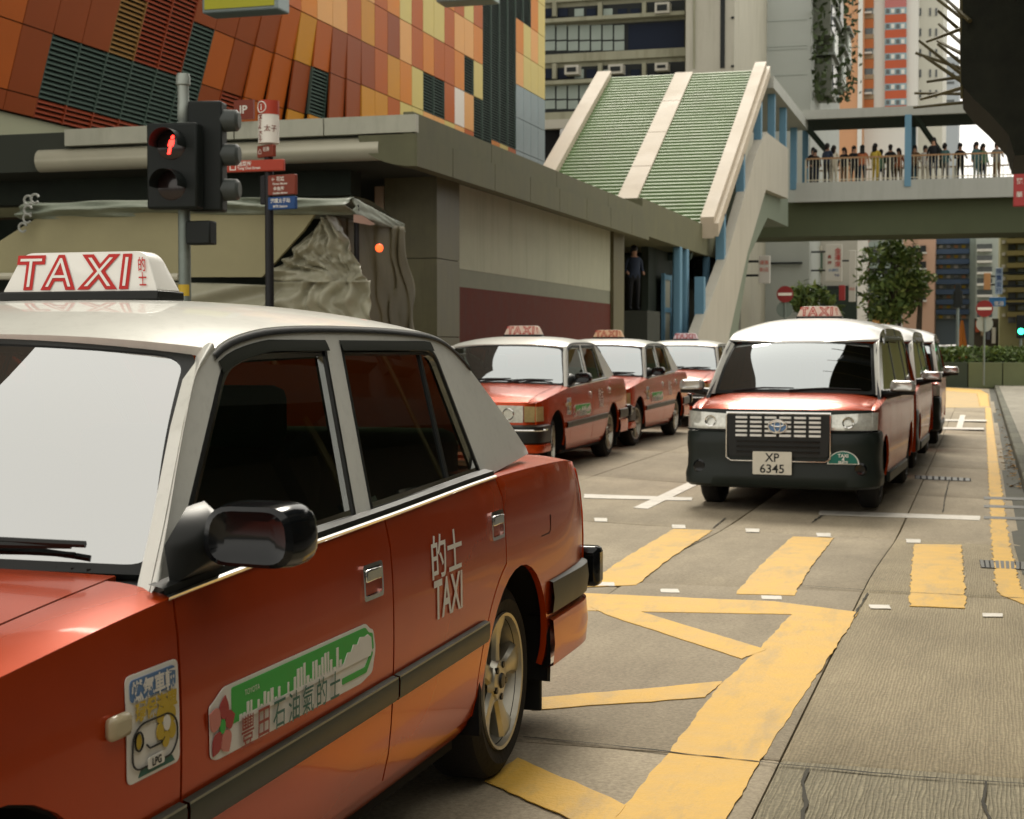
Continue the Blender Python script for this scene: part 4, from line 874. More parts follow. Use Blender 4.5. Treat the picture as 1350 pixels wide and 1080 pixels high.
for k, (px, wd) in enumerate((([(1066, 1016), (1058, 1040), (1062, 1060), (1058, 1085)], .018), ([(1300, 1033), (1296, 1060), (1306, 1085)], .014), ([(690, 974), (800, 984), (900, 996), (1060, 1013), (1200, 1026), (1350, 1036)], .016), ([(1243, 676), (1246, 655), (1252, 632)], .016), ([(1144, 783), (1134, 800), (1126, 815)], .014), ([(956, 684), (940, 697)], .02), ([(1085, 680), (1070, 690)], .035), ([(1053, 773), (1150, 780), (1350, 790)], .014))):
    P = [Vector(onroad(*p)[:2]) for p in px]; Q = dens([tuple(p) for p in P], .06, False); r_ = random.Random(50 + k); L_ = []; R_ = []
    for i, p in enumerate(Q):
        a = Vector(Q[max(0, i - 1)]); b = Vector(Q[min(len(Q) - 1, i + 1)]); t = (b - a).normalized(); n_ = Vector((-t.y, t.x)); c = Vector(p) + n_ * r_.uniform(-.003, .003)
        L_.append(tuple(c + n_ * wd * r_.uniform(.1, .5))); R_.append(tuple(c - n_ * wd * r_.uniform(.1, .5)))
    m = MB(); n = len(L_); m.add([(*p, zroad(*p) + .0072) for p in L_] + [(*p, zroad(*p) + .0072) for p in R_], [(i, i + 1, n + i + 1, n + i) for i in range(n - 1)]); m.obj('joint_crack', JNT, road)
IRON = mat('cast_iron', (.09, .09, .08), .5, .4, var=(12, .2))
for px in (((1291, 739), (1352, 742), (1352, 752), (1293, 749)), ((1206, 627), (1280, 631), (1280, 635), (1206, 632))):
    P = [onroad(*p) for p in px]; fr = MB(); a, b, c, d = P; gz = .006
    n = 9
    for k in range(n):
        t0, t1 = (k + .12) / n, (k + .80) / n; q = [a.lerp(b, t0), a.lerp(b, t1), d.lerp(c, t1), d.lerp(c, t0)]; fr.add([p + Vector((0, 0, gz)) for p in q] , [(0, 1, 2, 3)])
    gr = fr.obj('drain_grate', IRON, road, smooth=False); bk = MB(); bk.add([p + Vector((0, 0, .0045)) for p in P], [(0, 1, 2, 3)]); bk.obj('drain_opening', VOID, road, smooth=False)
for y in (657, 668, 683):
    P = [onroad(x, y + d) for x, d in ((1297, -1.6), (1352, 0), (1352, 3.4), (1297, 1.8))]; m = MB(); m.add([p + Vector((0, 0, .0065)) for p in P], [(0, 1, 2, 3)]); m.obj('service_cover_strip', IRON, road, smooth=False)
# kerbs and pavements
def pavement(name, u0, u1, v0, v1, ku, kmat=KRB):
    m = MB(); n = 24
    m.grid(lambda a, b: (u0 + (u1 - u0) * a, v0 + (v1 - v0) * b, .115 + zroad(min(.43, u0 + (u1 - u0) * a) if ku > 0 else -9, v0 + (v1 - v0) * b)), 4, 30); po = m.obj(name, PAVE, smooth=False); tag(po, kind='structure'); return po
pr = pavement('pavement_right', .58, 14, 15.5, 66, 1); PAVD = concrete('shaded_paving', (.085, .08, .07)); pn = pavement('pavement_right_near', .58, 14, -9, 15.5, 1); pn.data.materials.clear(); pn.data.materials.append(PAVD); plf = pavement('pavement_left', -40, -6.40, 10.55, 110, -1)  # near paving's darker colour stands in for deep shade, mirrored in the doors
for k in range(54):
    v = -9 + k * 1.38; z = zroad(.43, v + .7); m = MB(); m.box((.51, v + .69, z + .03), (.15, 1.36, .20)); m.obj('kerb_stone', KRB, pr, bev=.02)
for k in range(34):
    v = 10.6 + k * 1.38; m = MB(); m.box((-6.33, v + .69, .02), (.15, 1.36, .215)); m.obj('kerb_stone', KRB, plf, bev=.02)
for k in range(12):
    u = -6.4 - k * 1.38; m = MB(); m.box((u - .69, 10.48, .02), (1.36, .15, .215)); m.obj('kerb_stone', KRB, plf, bev=.02)
# fallen leaves in the right gutter
LEAF = mat('dry_leaf', (.30, .17, .04), .8, var=(30, .4)); rl = random.Random(9); lf = MB()
for k in range(130):
    v = rl.uniform(17.5, 26) if rl.random() < .8 else rl.uniform(26, 40); u = .42 - abs(rl.gauss(0, .07)); s_ = rl.uniform(.02, .05); a = rl.uniform(0, 6.28); z = zroad(u, v) + .008 + rl.uniform(0, .02)
    lf.add([(-s_, 0, 0), (0, -s_ * .5, .006), (s_, 0, .004), (0, s_ * .5, .01)], [(0, 1, 2, 3)], Matrix.Translation((u, v, z)) @ Matrix.Rotation(a, 4, 'Z') @ Matrix.Rotation(rl.uniform(-.5, .5), 4, 'X'))
tag(lf.obj('fallen_leaves', LEAF, smooth=False), 'dry yellow leaves gathered in the gutter along the right kerb', 'leaves', kind='stuff')
# ================================================================ concrete entrance building with the canopy
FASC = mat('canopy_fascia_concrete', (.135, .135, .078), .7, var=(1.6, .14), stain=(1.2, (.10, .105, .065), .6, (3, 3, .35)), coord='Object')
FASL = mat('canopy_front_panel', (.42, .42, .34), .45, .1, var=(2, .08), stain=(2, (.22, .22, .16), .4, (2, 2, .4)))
CREAM = mat('cream_render', (.42, .43, .32), .85, var=(2, .06), stain=(.9, (.26, .27, .19), .55, (4, 4, .25)), bump=(160, .25)); DADO = mat('red_brown_dado', (.105, .019, .009), .8, var=(4, .14), stain=(1.5, (.08, .018, .01), .6, (4, 4, .3)), bump=(160, .3)); GBAND = mat('grey_band', (.22, .23, .17), .8, var=(3, .08))
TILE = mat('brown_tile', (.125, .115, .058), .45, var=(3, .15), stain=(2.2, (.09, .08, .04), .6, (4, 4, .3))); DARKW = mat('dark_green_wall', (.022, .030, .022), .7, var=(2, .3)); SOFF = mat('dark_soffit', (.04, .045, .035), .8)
BEAM = mat('painted_metal_beam', (.46, .44, .34), .30, .2, coat=.3, var=(1.5, .08))
cb = thing('entrance_building', 'low concrete entrance building with a deep canopy fascia and red-brown wall base', 'building', (-8, 20.6, .1))
def wp(parent, p): return Vector(p) - parent.location
def boxw(parent, name, m, u0, u1, v0, v1, z0, z1, bev=0):
    b = MB(); L = parent.matrix_world.translation if False else parent.location
    b.bb(u0 - L.x, u1 - L.x, v0 - L.y, v1 - L.y, z0 - L.z, z1 - L.z); return b.obj(name, m, parent, smooth=False, bev=bev)
c0 = onu(544, 147, -7.5); VF = c0.y; ZT = c0.z; ZM = onu(544, 176, -7.5).z; ZB = onu(544, 219, -7.5).z; V1 = onu(853, 300, -7.5).y
def bands(x, y, u): return onu(x, y, u)
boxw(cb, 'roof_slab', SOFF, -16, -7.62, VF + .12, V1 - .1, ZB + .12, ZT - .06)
js = [544, 592, 648, 695, 734, 770, 802, 830, 853]; vs_ = [onu(x, 200, -7.5).y for x in js]
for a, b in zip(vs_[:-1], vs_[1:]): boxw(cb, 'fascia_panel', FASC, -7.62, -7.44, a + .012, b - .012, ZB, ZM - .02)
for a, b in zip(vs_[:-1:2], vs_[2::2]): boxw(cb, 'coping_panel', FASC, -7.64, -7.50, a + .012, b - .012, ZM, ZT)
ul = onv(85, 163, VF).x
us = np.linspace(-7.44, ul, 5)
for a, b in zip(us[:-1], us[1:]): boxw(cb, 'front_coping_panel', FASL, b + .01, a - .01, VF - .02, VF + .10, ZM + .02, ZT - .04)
rb = MB(); n = 14
prof = [(VF + .14 - .16 * math.sin(math.pi * k / n), (ZM - .17) + .165 * math.cos(math.pi * k / n)) for k in range(n + 1)]
rb.add([(x - cb.location.x, y - cb.location.y, z - cb.location.z) for x in (-8.0, ul - .5) for y, z in prof], [(k, k + 1, n + 2 + k, n + 1 + k) for k in range(n)]); rb.obj('rounded_front_beam', BEAM, cb, 60)
# bracket profile under the corner
bk = MB(); q = [(-8.3, ZM), (-7.46, ZM), (-7.46, ZB)] + [(-7.46 - .84 * math.sin(t), ZB + (ZM - ZB) * (1 - math.cos(t))) for t in np.linspace(.2, math.pi / 2, 8)]
bk.prism(q, lambda a, b, t: (a - cb.location.x, VF + t - cb.location.y, b - cb.location.z), .0, .5); bk.obj('corner_bracket', FASC, cb)
vc0, vc1 = onu(576, 300, -8).y, onu(606, 300, -8).y; vw1 = onu(806, 380, -8).y; vp1 = onu(820, 380, -8).y
zs = [.1, 1.5, 2.7, ZB + .15]
for a, b in zip(zs[:-1], zs[1:]):
    boxw(cb, 'column_tile_panel', TILE, -8.85, -8.0, vc0, vc1 - .01, a + .006, b - .006)
zd = onu(606, 378, -8).z; zd2 = onu(606, 354, -8).z
boxw(cb, 'wall_dado', DADO, -8.3, -8.02, vc1, vw1, .1, zd); boxw(cb, 'wall_band', GBAND, -8.3, -8.03, vc1, vw1, zd, zd2); boxw(cb, 'wall', CREAM, -8.3, -8.025, vc1, vw1, zd2, ZB + .13)
boxw(cb, 'end_pier', TILE, -8.5, -7.95, vw1 + .01, vp1, .1, ZB + .12)
boxw(cb, 'light_trim', mat('pink_beige_trim', (.38, .28, .19), .5), -9.02, -8.87, vc0 + .02, vc0 + .2, .1, ZB)
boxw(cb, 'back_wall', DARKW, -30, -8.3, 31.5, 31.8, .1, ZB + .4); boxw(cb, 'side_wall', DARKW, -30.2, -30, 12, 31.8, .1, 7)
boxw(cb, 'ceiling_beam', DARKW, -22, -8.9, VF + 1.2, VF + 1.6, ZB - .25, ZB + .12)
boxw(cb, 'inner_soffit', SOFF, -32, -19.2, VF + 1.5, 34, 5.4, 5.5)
lp = MB(); p = onv(65, 237, 27); lp.lathe([(0, 0), (.16, .0), (.2, .04), (.2, .12)], 14, Matrix.Translation(p - cb.location), 'z'); lp.obj('ceiling_lamp', mat('warm_lamp', (.9, .5, .2), .5, emit=((1, .45, .12), 2.0)), cb)
hp = MB(); hp.tube([onv(137, 230, 26) - cb.location, onv(137, 270, 26) - cb.location], .05, 8); hp.obj('hanging_pipe', mat('grey_pipe', (.3, .3, .26), .5), cb)
# passage behind the end pier
boxw(cb, 'passage_wall', mat('pale_passage_wall', (.30, .32, .27), .8), -13, -9.6, 43, 43.2, .1, 4.4)
# ================================================================ mall with the coloured cladding
UM = -18.0; Z0M = CAMH + 9.16; PZ = 1.31; PVW = 1.10
mall = thing('mall_building', 'mall facade of orange, brown and cream cladding panels with dark louvres', 'building', (UM, 30, 0))
PANC = [mat('panel_deep_orange', (.40, .090, .010), .5, spec=.2, var=(.8, .08)), mat('panel_orange', (.56, .185, .018), .48, spec=.2, var=(.8, .08)), mat('panel_amber', (.52, .225, .020), .48, spec=.2, var=(.8, .08)), mat('panel_brown', (.25, .052, .010), .5, spec=.2, var=(.8, .08)), mat('panel_peach', (.66, .33, .11), .5, spec=.2, var=(.8, .06)), mat('panel_cream', (.56, .45, .15), .5, spec=.2, var=(.8, .06)), mat('panel_white', (.70, .64, .57), .5, spec=.2)]
LOUT = mat('louvre_teal', (.075, .115, .095), .5, .3); LOUR = mat('louvre_red', (.26, .045, .015), .5); LOUO = mat('louvre_ochre', (.26, .14, .04), .5); LBK = mat('louvre_shadow', (.012, .016, .014), .8)
MGL = mat('mall_window_glass', (.14, .20, .215), .35, var=(.6, .25))
cache = {}
def pmesh(w_, h_, key):
    k = (round(w_, 3), round(h_, 3), key)
    if k in cache: return cache[k]
    b = MB()
    if key == 'p': b.bb(0, .05, .012, w_ - .012, .012, h_ - .012)
    elif key == 'back': b.bb(-.10, -.06, 0, w_, 0, h_)
    else:
        n = max(3, int(h_ / .10))
        for i in range(n):
            z = h_ * (i + .5) / n; b.add([(-.03, .02, z + .035), (.045, .02, z - .02), (.045, w_ - .02, z - .02), (-.03, w_ - .02, z + .035), (-.03, .02, z + .02), (.045, .02, z - .035), (.045, w_ - .02, z - .035), (-.03, w_ - .02, z + .02)], [(0, 1, 2, 3), (7, 6, 5, 4), (1, 5, 6, 2)])
        b.bb(-.03, .05, 0, .02, 0, h_); b.bb(-.03, .05, w_ - .02, w_, 0, h_)
    me = b.mesh('panel', smooth=False); cache[k] = me; return me
def put(name, me, m, parent, M):
    o = bpy.data.objects.new(name, me); COL.objects.link(o); o.parent = parent; o.matrix_local = M
    if len(me.materials) == 0: me.materials.append(m)
    o.material_slots[0].link = 'OBJECT'; o.material_slots[0].material = m; return o
rp = random.Random(11)
vfold = onu(480, 59, UM).y; vend = onu(717, 150, UM).y; npan = 0; SL = .286
TILT = math.atan(SL)
def pick(px, py, tilted):
    if not tilted:
        if 637 < px < 674 and py < 165: return 'T'
        if 676 < px < 702 and py < 25: return 'T'
        if 622 < px < 680 and 125 < py < 205: return 'T'
        if 606 < px < 622 and 72 < py < 130: return 'T'
        if 560 < px < 578 and 98 < py < 160: return 'T'
        if px > 683 and py > 118: return 'G'
        if 592 < px < 607 and 115 < py < 170: return 6
        if 545 < px < 562 and 90 < py < 150: return 5
        if 622 < px < 637 and 80 < py < 135: return 5
        if px < 520: return rp.choice([0, 0, 1, 1, 2, 3, 4, 4])
        return rp.choice([0, 0, 1, 1, 1, 2, 4, 5, 5, 4])
    if 60 < px < 245 and 28 < py < 150 and py > 3 + .348 * px and py < 100 + .27 * px: return 'T'
    if py > 98 + .27 * px: return 'R' if px > 60 else 3
    if 130 < px < 165 and py < 60: return 'O'
    if 165 < px < 240 and py < 3 + .348 * px: return 'R'
    if 236 < px < 258: return 'T'
    if 395 < px < 440 and 85 < py < 160: return 'T'
    if 275 < px < 330 and 110 < py < 160: return 'T' if px > 305 else 'R'
    return rp.choice([3, 3, 0, 2, 2, 0]) if px > 250 else rp.choice([3, 3, 0])
def add_panel(kind, M, w_, h_, bank=[0]):
    if kind in ('T', 'R', 'O'):
        put('louvre_panel', pmesh(w_, h_, 'l'), {'T': LOUT, 'R': LOUR, 'O': LOUO}[kind], mall, M); put('louvre_back', pmesh(w_, h_, 'back'), LBK, mall, M)
    elif kind == 'G': put('window_pane', pmesh(w_, h_, 'p'), MGL, mall, M)
    else: put('cladding_panel', pmesh(w_, h_, 'p'), PANC[kind], mall, M)
ncol = int((vend - 22) / PVW)
for c in range(ncol):
    v = vend - (c + 1) * PVW
    for k in range(-5, 6):
        z = Z0M + k * PZ
        vert = v > vfold - .3 or k >= 0
        if vert:
            px, py = proj((UM, v + PVW / 2, z + PZ / 2)); 
            if px < 330 or py < -40 or py > 235 or (px < 540 and py > 185): continue
            M = Matrix.Translation((0, v - 30, z)); add_panel(pick(px, py, False), M, PVW, PZ)
        elif k >= -4:
            hh = PZ / math.cos(TILT) if k > -4 else .42
            zb_ = z if k > -4 else z + PZ - .42 * math.cos(TILT); kv = sst(0, 9, vfold - v); d = SL * (Z0M - zb_) * kv; TLk = math.atan(SL * kv); hh = (PZ if k > -4 else .42 * math.cos(TILT)) / math.cos(TLk)
            px, py = proj((UM - d, v + PVW / 2, zb_ + .5 * PZ))
            if px < -60 or py < -70 or py > 190: continue
            M = Matrix.Translation((-d, v - 30, zb_)) @ Matrix.Rotation(TLk, 4, 'Y'); add_panel(pick(px, py, True), M, PVW, hh)
zbm = Z0M - 3 * PZ - .42 * math.cos(TILT); db = SL * (Z0M - zbm)
b = MB(); b.bb(-14, -.14, vfold - 30, vend - 30, 0, 38); b.obj('wall', mat('mall_backing', (.05, .035, .022), .8), mall, smooth=False)
b = MB(); b.prism([(-.14, Z0M), (-14, Z0M), (-14, zbm), (-.14 - db, zbm)], lambda a, z, t: (a, t - 30, z), 5, vfold); b.obj('sloping_wall', MATS['mall_backing'], mall, smooth=False)
b = MB(); b.bb(-14, -.14, 5 - 30, vfold - 30, Z0M, 38); b.obj('upper_wall', MATS['mall_backing'], mall, smooth=False)
b = MB(); b.bb(-14, -db - .05, -26, vfold - 30 + .2, 5.55, zbm - .02); b.obj('base_fascia', mat('beige_fascia', (.30, .31, .205), .6, var=(.5, .06)), mall, smooth=False)
# yellow projecting sign box and a grey one above the facade
def signbox(name, lab, px, v, dep, m1, m2):
    x0, y0, x1, y1 = px; a = onv(x0, y1, v); c = onv(x1, y1, v); t = thing(name, lab, 'sign', (a.x, v, a.z)); h_ = 1.6
    bx = MB(); bx.bb(0, c.x - a.x, 0, dep, 0, h_); bx.obj('sign_case', m2, t, bev=.03); f = MB(); f.bb(.06, c.x - a.x - .06, -.02, .0, .06, h_ - .06); f.obj('sign_face', m1, t)
    ar = MB(); ar.tube([(.2, dep / 2, h_ * .6), (UM - a.x + .05, dep / 2, h_ * .6)], .06, 8); ar.obj('wall_bracket', m2, t); return t
signbox('projecting_sign', 'yellow projecting sign box hanging in front of the orange facade', (266, 0, 366, 18), 25, .5, mat('yellow_sign_face', (.52, .50, .05), .45), mat('blue_grey_sign_case', (.30, .36, .36), .5))
signbox('projecting_sign', 'grey projecting sign box at the top edge above the louvres', (575, 0, 648, 3), 44, .8, mat('grey_sign_face', (.35, .36, .3), .5), MATS['blue_grey_sign_case'])
# ================================================================ far buildings
def rect(px, v):
    x0, y0, x1, y1 = px; mx, my = (x0 + x1) / 2, (y0 + y1) / 2; return onv(x0, my, v).x, onv(x1, my, v).x, onv(mx, y1, v).z, onv(mx, y0, v).z
def bld(name, label, px, v, dep, m, zbase=0):
    u0, u1, z0, z1 = rect(px, v); t = thing(name, label, 'building', ((u0 + u1) / 2, v, 0)); b = MB(); b.bb(u0 - t.location.x, u1 - t.location.x, 0, dep, zbase, z1); b.obj('wall', m, t, smooth=False); return t
def fbox(t, name, m, px, d0=-.1, d1=.05, parent=None):
    u0, u1, z0, z1 = rect(px, t.location.y); b = MB(); L = t.location; b.bb(u0 - L.x, u1 - L.x, d0, d1, z0, z1); o = b.obj(name, m, parent or t, smooth=False); return o
OFFC = mat('office_concrete', (.33, .325, .235), .8, var=(.35, .10), stain=(.5, (.17, .165, .10), .6, (3, 3, .4))); OFFW = mat('office_curtained_pane', (.34, .40, .36), .25, coat=.4, var=(.6, .12)); OFFD = mat('office_dark_pane', (.018, .026, .045), .15, coat=.4); FRM = mat('dark_window_frame', (.02, .024, .024), .5); ACW = mat('air_conditioner_casing', (.52, .50, .43), .6)
off = bld('office_building', 'weathered concrete office block with bands of windows behind the stair canopy', (690, -70, 905, 250), 86, 18, OFFC)
for (ya, yb, yc, yd) in ((-72, -56, -50, -12), (6, 22, 32, 68), (86, 104, 111, 145)):
    fbox(off, 'transom_recess', FRM, (716, ya, 903, yb), -.04, -.02)
    for x in (730, 790, 848): fbox(off, 'concrete_mullion', OFFC, (x, ya - 1, x + 5, yb + 1), -.35, -.02)
    for x in (717, 737, 758, 774, 796, 815, 832): fbox(off, 'transom_pane', OFFW if x in (758, 796) else OFFD, (x, ya + 6, x + 12, yb), -.10, -.045)
    fbox(off, 'ledge', OFFC, (700, yb + 1, 905, yb + 6), -.6, -.0)
    fr_ = fbox(off, 'window_band', FRM, (700, yc, 903, yd), -.05, -.02)
    for k in range(12):
        x = 704 + k * 15.2
        if x + 13 > 828: continue
        fbox(off, 'window_pane', OFFW, (x, yc + 1.5, x + 13, yc + (yd - yc) * .58), -.10, -.055); fbox(off, 'window_pane', OFFW, (x, yc + (yd - yc) * .64, x + 13, yd - 1), -.10, -.055)
    fbox(off, 'dark_window', OFFD, (829, yc - 1, 902, yd), -.12, -.03)
    fbox(off, 'spandrel', OFFC, (700, yd + 1, 905, yd + 12), -.25, -.0)
for px in ((867, 7, 886, 21), (749, 89, 767, 101), (806, 88, 825, 100), (867, 86, 884, 96)):
    a = fbox(off, 'air_conditioner', ACW, px, -.8, -.1); fbox(off, 'conditioner_grille', FRM, (px[0] + 3, px[1] + 3, px[2] - 3, px[3] - 3), -.83, -.801, a)
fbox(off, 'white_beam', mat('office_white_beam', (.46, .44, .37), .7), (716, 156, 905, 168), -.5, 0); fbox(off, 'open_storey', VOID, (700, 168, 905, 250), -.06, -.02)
pp = MB(); L = off.location; pp.tube([onv(743, 214, 85.7) - L, onv(743, 172, 85.7) - L, onv(757, 169, 85.7) - L], .22, 8); pp.obj('white_pipe', mat('white_pipe', (.5, .5, .48), .5), off)
WHC = mat('white_concrete', (.50, .48, .40), .8, var=(.4, .06), stain=(.6, (.30, .28, .2), .5, (3, 3, .3)))
pier = bld('stair_tower', 'cream concrete stair tower between office block and blank grey wall', (904, -80, 968, 250), 84, 14, WHC)
fbox(pier, 'vertical_slot', FRM, (950, -60, 956, 90), -.05, -.02); fbox(pier, 'pier_shadow_groove', OFFC, (914, -60, 917, 90), -.06, -.02)
for y in (22, 86): fbox(pier, 'vent_slot', FRM, (964, y, 968, y + 3), -.05, -.02)
GRY = mat('pale_grey_render', (.40, .425, .40), .85, var=(.25, .05), stain=(.35, (.34, .36, .34), .5), bump=(3, .1))
gre = bld('blank_building', 'tall blank pale grey gable building with vine-hung side windows', (968, -80, 1068, 470), 97, 20, GRY)
for y in (28, 62, 66, 100): fbox(gre, 'render_seam', mat('render_seam', (.33, .36, .34), .9), (972, y, 1064, y + .7), -.03, -.005)
fbox(gre, 'wall_pipe', FRM, (1012, 346, 1058, 348.5), -.3, -.1)
ur = rect((968, 0, 1068, 10), 97)[1]
VINE = mat('vine_leaf', (.045, .065, .025), .7, var=(3, .5)); BALC = mat('balcony_cage', (.14, .15, .12), .6)
rv = random.Random(4)
for k, (x, y) in enumerate(((1074, 30), (1078, 62), (1076, 108), (1090, 95), (1086, 20), (1098, 70))):
    pp_ = onu(x, y, ur + .0); b = MB(); b.bb(0, 1.1, -1.6, 1.6, -1.1, 1.2); o = b.obj('window_cage', BALC, gre, smooth=False); o.location = pp_ - gre.location
    q = MB(); q.bb(0, 1.3, -1.9, 1.9, 1.3, 1.45); q.obj('cage_awning', mat('cage_awning', (.2, .22, .2), .6), gre, smooth=False).location = o.location
    b = MB(); b.bb(1.1, 1.16, -1.2, 1.2, -.7, .8); b.obj('side_window', [OFFD, OFFW][k % 2], gre, smooth=False).location = o.location
vn = MB()
for k in range(1500):
    p = onu(rv.uniform(1068, 1110), rv.uniform(-30, 135), ur + .1) - gre.location + Vector((abs(rv.gauss(.3, .5)), 0, 0)); s_ = rv.uniform(.10, .32); vn.add([(-s_, 0, 0), (0, -s_ * .6, 0), (s_, 0, 0), (0, s_ * .6, 0)], [(0, 1, 2, 3)], Matrix.Translation(p) @ Matrix.Rotation(rv.uniform(0, 6), 4, (rv.random(), rv.random(), rv.random() + .1)))
tag(vn.obj('vines', VINE, gre, smooth=False), kind='stuff')
SALM = mat('salmon_tile', (.56, .30, .16), .7, var=(.3, .05)); TW = mat('tower_white', (.66, .65, .60), .7); TR = mat('tower_red', (.46, .10, .045), .7, var=(.5, .08)); TB = mat('tower_blue_grey', (.25, .36, .40), .6); TPK = mat('tower_pink', (.45, .16, .15), .7); TOR = mat('tower_orange', (.45, .15, .05), .7); TGW = mat('tower_window', (.07, .08, .08), .2, coat=.5); TTAN = mat('tower_tan', (.33, .25, .16), .7)
ot = bld('residential_tower', 'salmon orange residential tower beside the blank grey building', (1060, -90, 1137, 460), 150, 20, SALM)
fbox(ot, 'white_edge_strip', TW, (1131, -90, 1137, 300), -.2, -.02)
st = bld('residential_tower', 'white tower with red and blue striped window bays above the footbridge', (1137, -90, 1208, 470), 152, 20, TW)
for k in range(9):
    y = -80 + k * 26.5
    fbox(st, 'orange_spandrel', TOR, (1139, y, 1152, y + 12), -.3, -.02); w0 = fbox(st, 'window', TGW, (1140, y + 12, 1151, y + 20), -.3, -.02); fbox(st, 'tan_spandrel', TTAN, (1139, y + 20, 1152, y + 26), -.3, -.02)
    if k % 2: fbox(st, 'laundry_rack', TW, (1140, y + 18, 1150, y + 20), -.8, -.3)
for k in range(12):
    y = -80 + k * 20.0; fbox(st, 'red_band' if y > 10 else 'pink_band', TR if y > 10 else TPK, (1167, y, 1195, y + 11), -.4, -.02); o = fbox(st, 'bay_window', TB, (1167, y + 11, 1195, y + 20), -.4, -.02)
    for q in range(4): fbox(st, 'bay_pane', TW if q % 2 else TGW, (1168.5 + q * 6.6, y + 13, 1173 + q * 6.6, y + 18.5), -.46, -.41, o)
wt = bld('residential_tower', 'off-white slab tower with small dark windows right of the striped tower', (1208, -90, 1242, 470), 156, 16, mat('tower_offwhite', (.58, .57, .49), .7))
for k in range(9):
    for x in (1212, 1225, 1233): fbox(wt, 'window', TGW, (x, -70 + k * 27, x + 2.6, -60 + k * 27), -.1, -.02)
dt = bld('residential_tower', 'distant grey-blue tower behind the bamboo poles', (1226, 75, 1262, 470), 230, 16, mat('tower_greyblue', (.38, .42, .44), .7))
for k in range(7): fbox(dt, 'window_row', TGW, (1230, 84 + k * 12, 1258, 87 + k * 12), -.1, -.02)
# buildings seen below the bridge
lb = bld('shop_building', 'white building with green framed windows below the bridge, behind the red character sign', (1062, 300, 1130, 470), 104, 10, mat('lower_white_wall', (.52, .50, .45), .8, var=(.3, .08)))
for px in ((1064, 322, 1074, 330), (1076, 325, 1084, 331)): fbox(lb, 'air_conditioner', ACW, px, -.9, -.1)
for px in ((1063, 330, 1072, 352), (1075, 334, 1085, 356)): fbox(lb, 'window', mat('green_window', (.10, .15, .11), .3, coat=.4), px, -.2, -.02)
fbox(lb, 'sloping_awning', mat('green_awning', (.22, .26, .15), .6), (1062, 355, 1084, 359), -1.2, 0); fbox(lb, 'shopfront', mat('dark_shopfront', (.03, .045, .035), .5), (1060, 378, 1130, 470), -.3, -.02)
sp_ = bld('apartment_building', 'red and blue striped apartment block behind the street trees', (1130, 300, 1178, 470), 118, 12, mat('striped_wall', (.34, .36, .33), .7))
for k in range(7):
    fbox(sp_, 'wall_stripe', [TR, TB, TPK][k % 3], (1130, 318 + k * 14, 1146, 330 + k * 14), -.3, -.02); fbox(sp_, 'balcony', mat('balcony_grey', (.30, .36, .34), .6), (1146, 320 + k * 14, 1176, 326 + k * 14), -.8, -.02); fbox(sp_, 'balcony_recess', TGW, (1147, 326 + k * 14, 1176, 332 + k * 14), -.1, -.02)
pk = bld('apartment_building', 'pink apartment block with dark windows above the trees', (1190, 300, 1232, 470), 124, 12, mat('pink_render', (.56, .36, .26), .8))
for k in range(4):
    for x in (1203, 1213): fbox(pk, 'window', FRM, (x, 324 + k * 21, x + 8, 333 + k * 21), -.2, -.02); fbox(pk, 'window_ledge', TW, (x - 1, 333 + k * 21, x + 9, 335 + k * 21), -.6, -.02)
bb_ = bld('apartment_building', 'blue apartment block with rows of balconies under the bridge', (1232, 300, 1286, 470), 128, 12, mat('blue_grey_wall', (.16, .21, .25), .7))
for k in range(8):
    y = 316 + k * 13.2; fbox(bb_, 'balcony', mat('balcony_blue', (.06, .10, .17), .6), (1234, y, 1278, y + 6.5), -.9, -.02); fbox(bb_, 'balcony_opening', mat('balcony_light', (.34, .38, .34), .5), (1234, y + 6.5, 1278, y + 12), -.2, -.02)
    for q in range(4): fbox(bb_, 'washing', [TW, TGW, SALM, YEL][(k + q) % 4], (1238 + q * 10, y + 7.5, 1243 + q * 10, y + 11.5), -.4, -.25)
fbox(bb_, 'corner_pier', mat('pale_green_pier', (.36, .42, .37), .7), (1278, 300, 1286, 470), -.5, -.02)
wb = bld('apartment_building', 'pale apartment block with dark balcony bands beside the blue block', (1286, 300, 1318, 470), 122, 12, mat('pale_green_wall', (.40, .44, .40), .7))
for k in range(7): fbox(wb, 'balcony_opening', TGW, (1288, 322 + k * 15, 1308, 329 + k * 15), -.2, -.02); fbox(wb, 'balcony_rail', TW, (1288, 329 + k * 15, 1308, 332 + k * 15), -.7, -.02)
# ================================================================ footbridge and its covered stair
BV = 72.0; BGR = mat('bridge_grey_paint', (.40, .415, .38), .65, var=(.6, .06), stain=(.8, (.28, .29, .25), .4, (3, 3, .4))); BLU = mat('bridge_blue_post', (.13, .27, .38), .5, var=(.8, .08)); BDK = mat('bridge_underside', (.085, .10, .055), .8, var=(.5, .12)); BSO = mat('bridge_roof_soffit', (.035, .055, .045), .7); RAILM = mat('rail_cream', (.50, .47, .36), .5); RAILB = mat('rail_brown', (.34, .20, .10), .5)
br = thing('footbridge', 'covered grey footbridge with blue posts and railings crossing the street', 'bridge', (-3, BV, 0))
def fb(name, m, px, d0, d1, parent=None): return fbox(br, name, m, px, d0, d1, parent)
zr1 = rect((1048, 140, 1340, 152), BV); zdk = rect((1048, 237, 1340, 263), BV); XL, XR = zdk[0] - br.location.x, 16
b = MB(); b.bb(XL - .2, XR, 0, .25, zr1[2], zr1[3]); b.obj('roof_fascia', BGR, br, smooth=False)
b = MB(); b.bb(XL - .2, XR, .25, 5.2, zr1[2] + .25, zr1[3] - .02); b.obj('roof_slab', BSO, br, smooth=False)
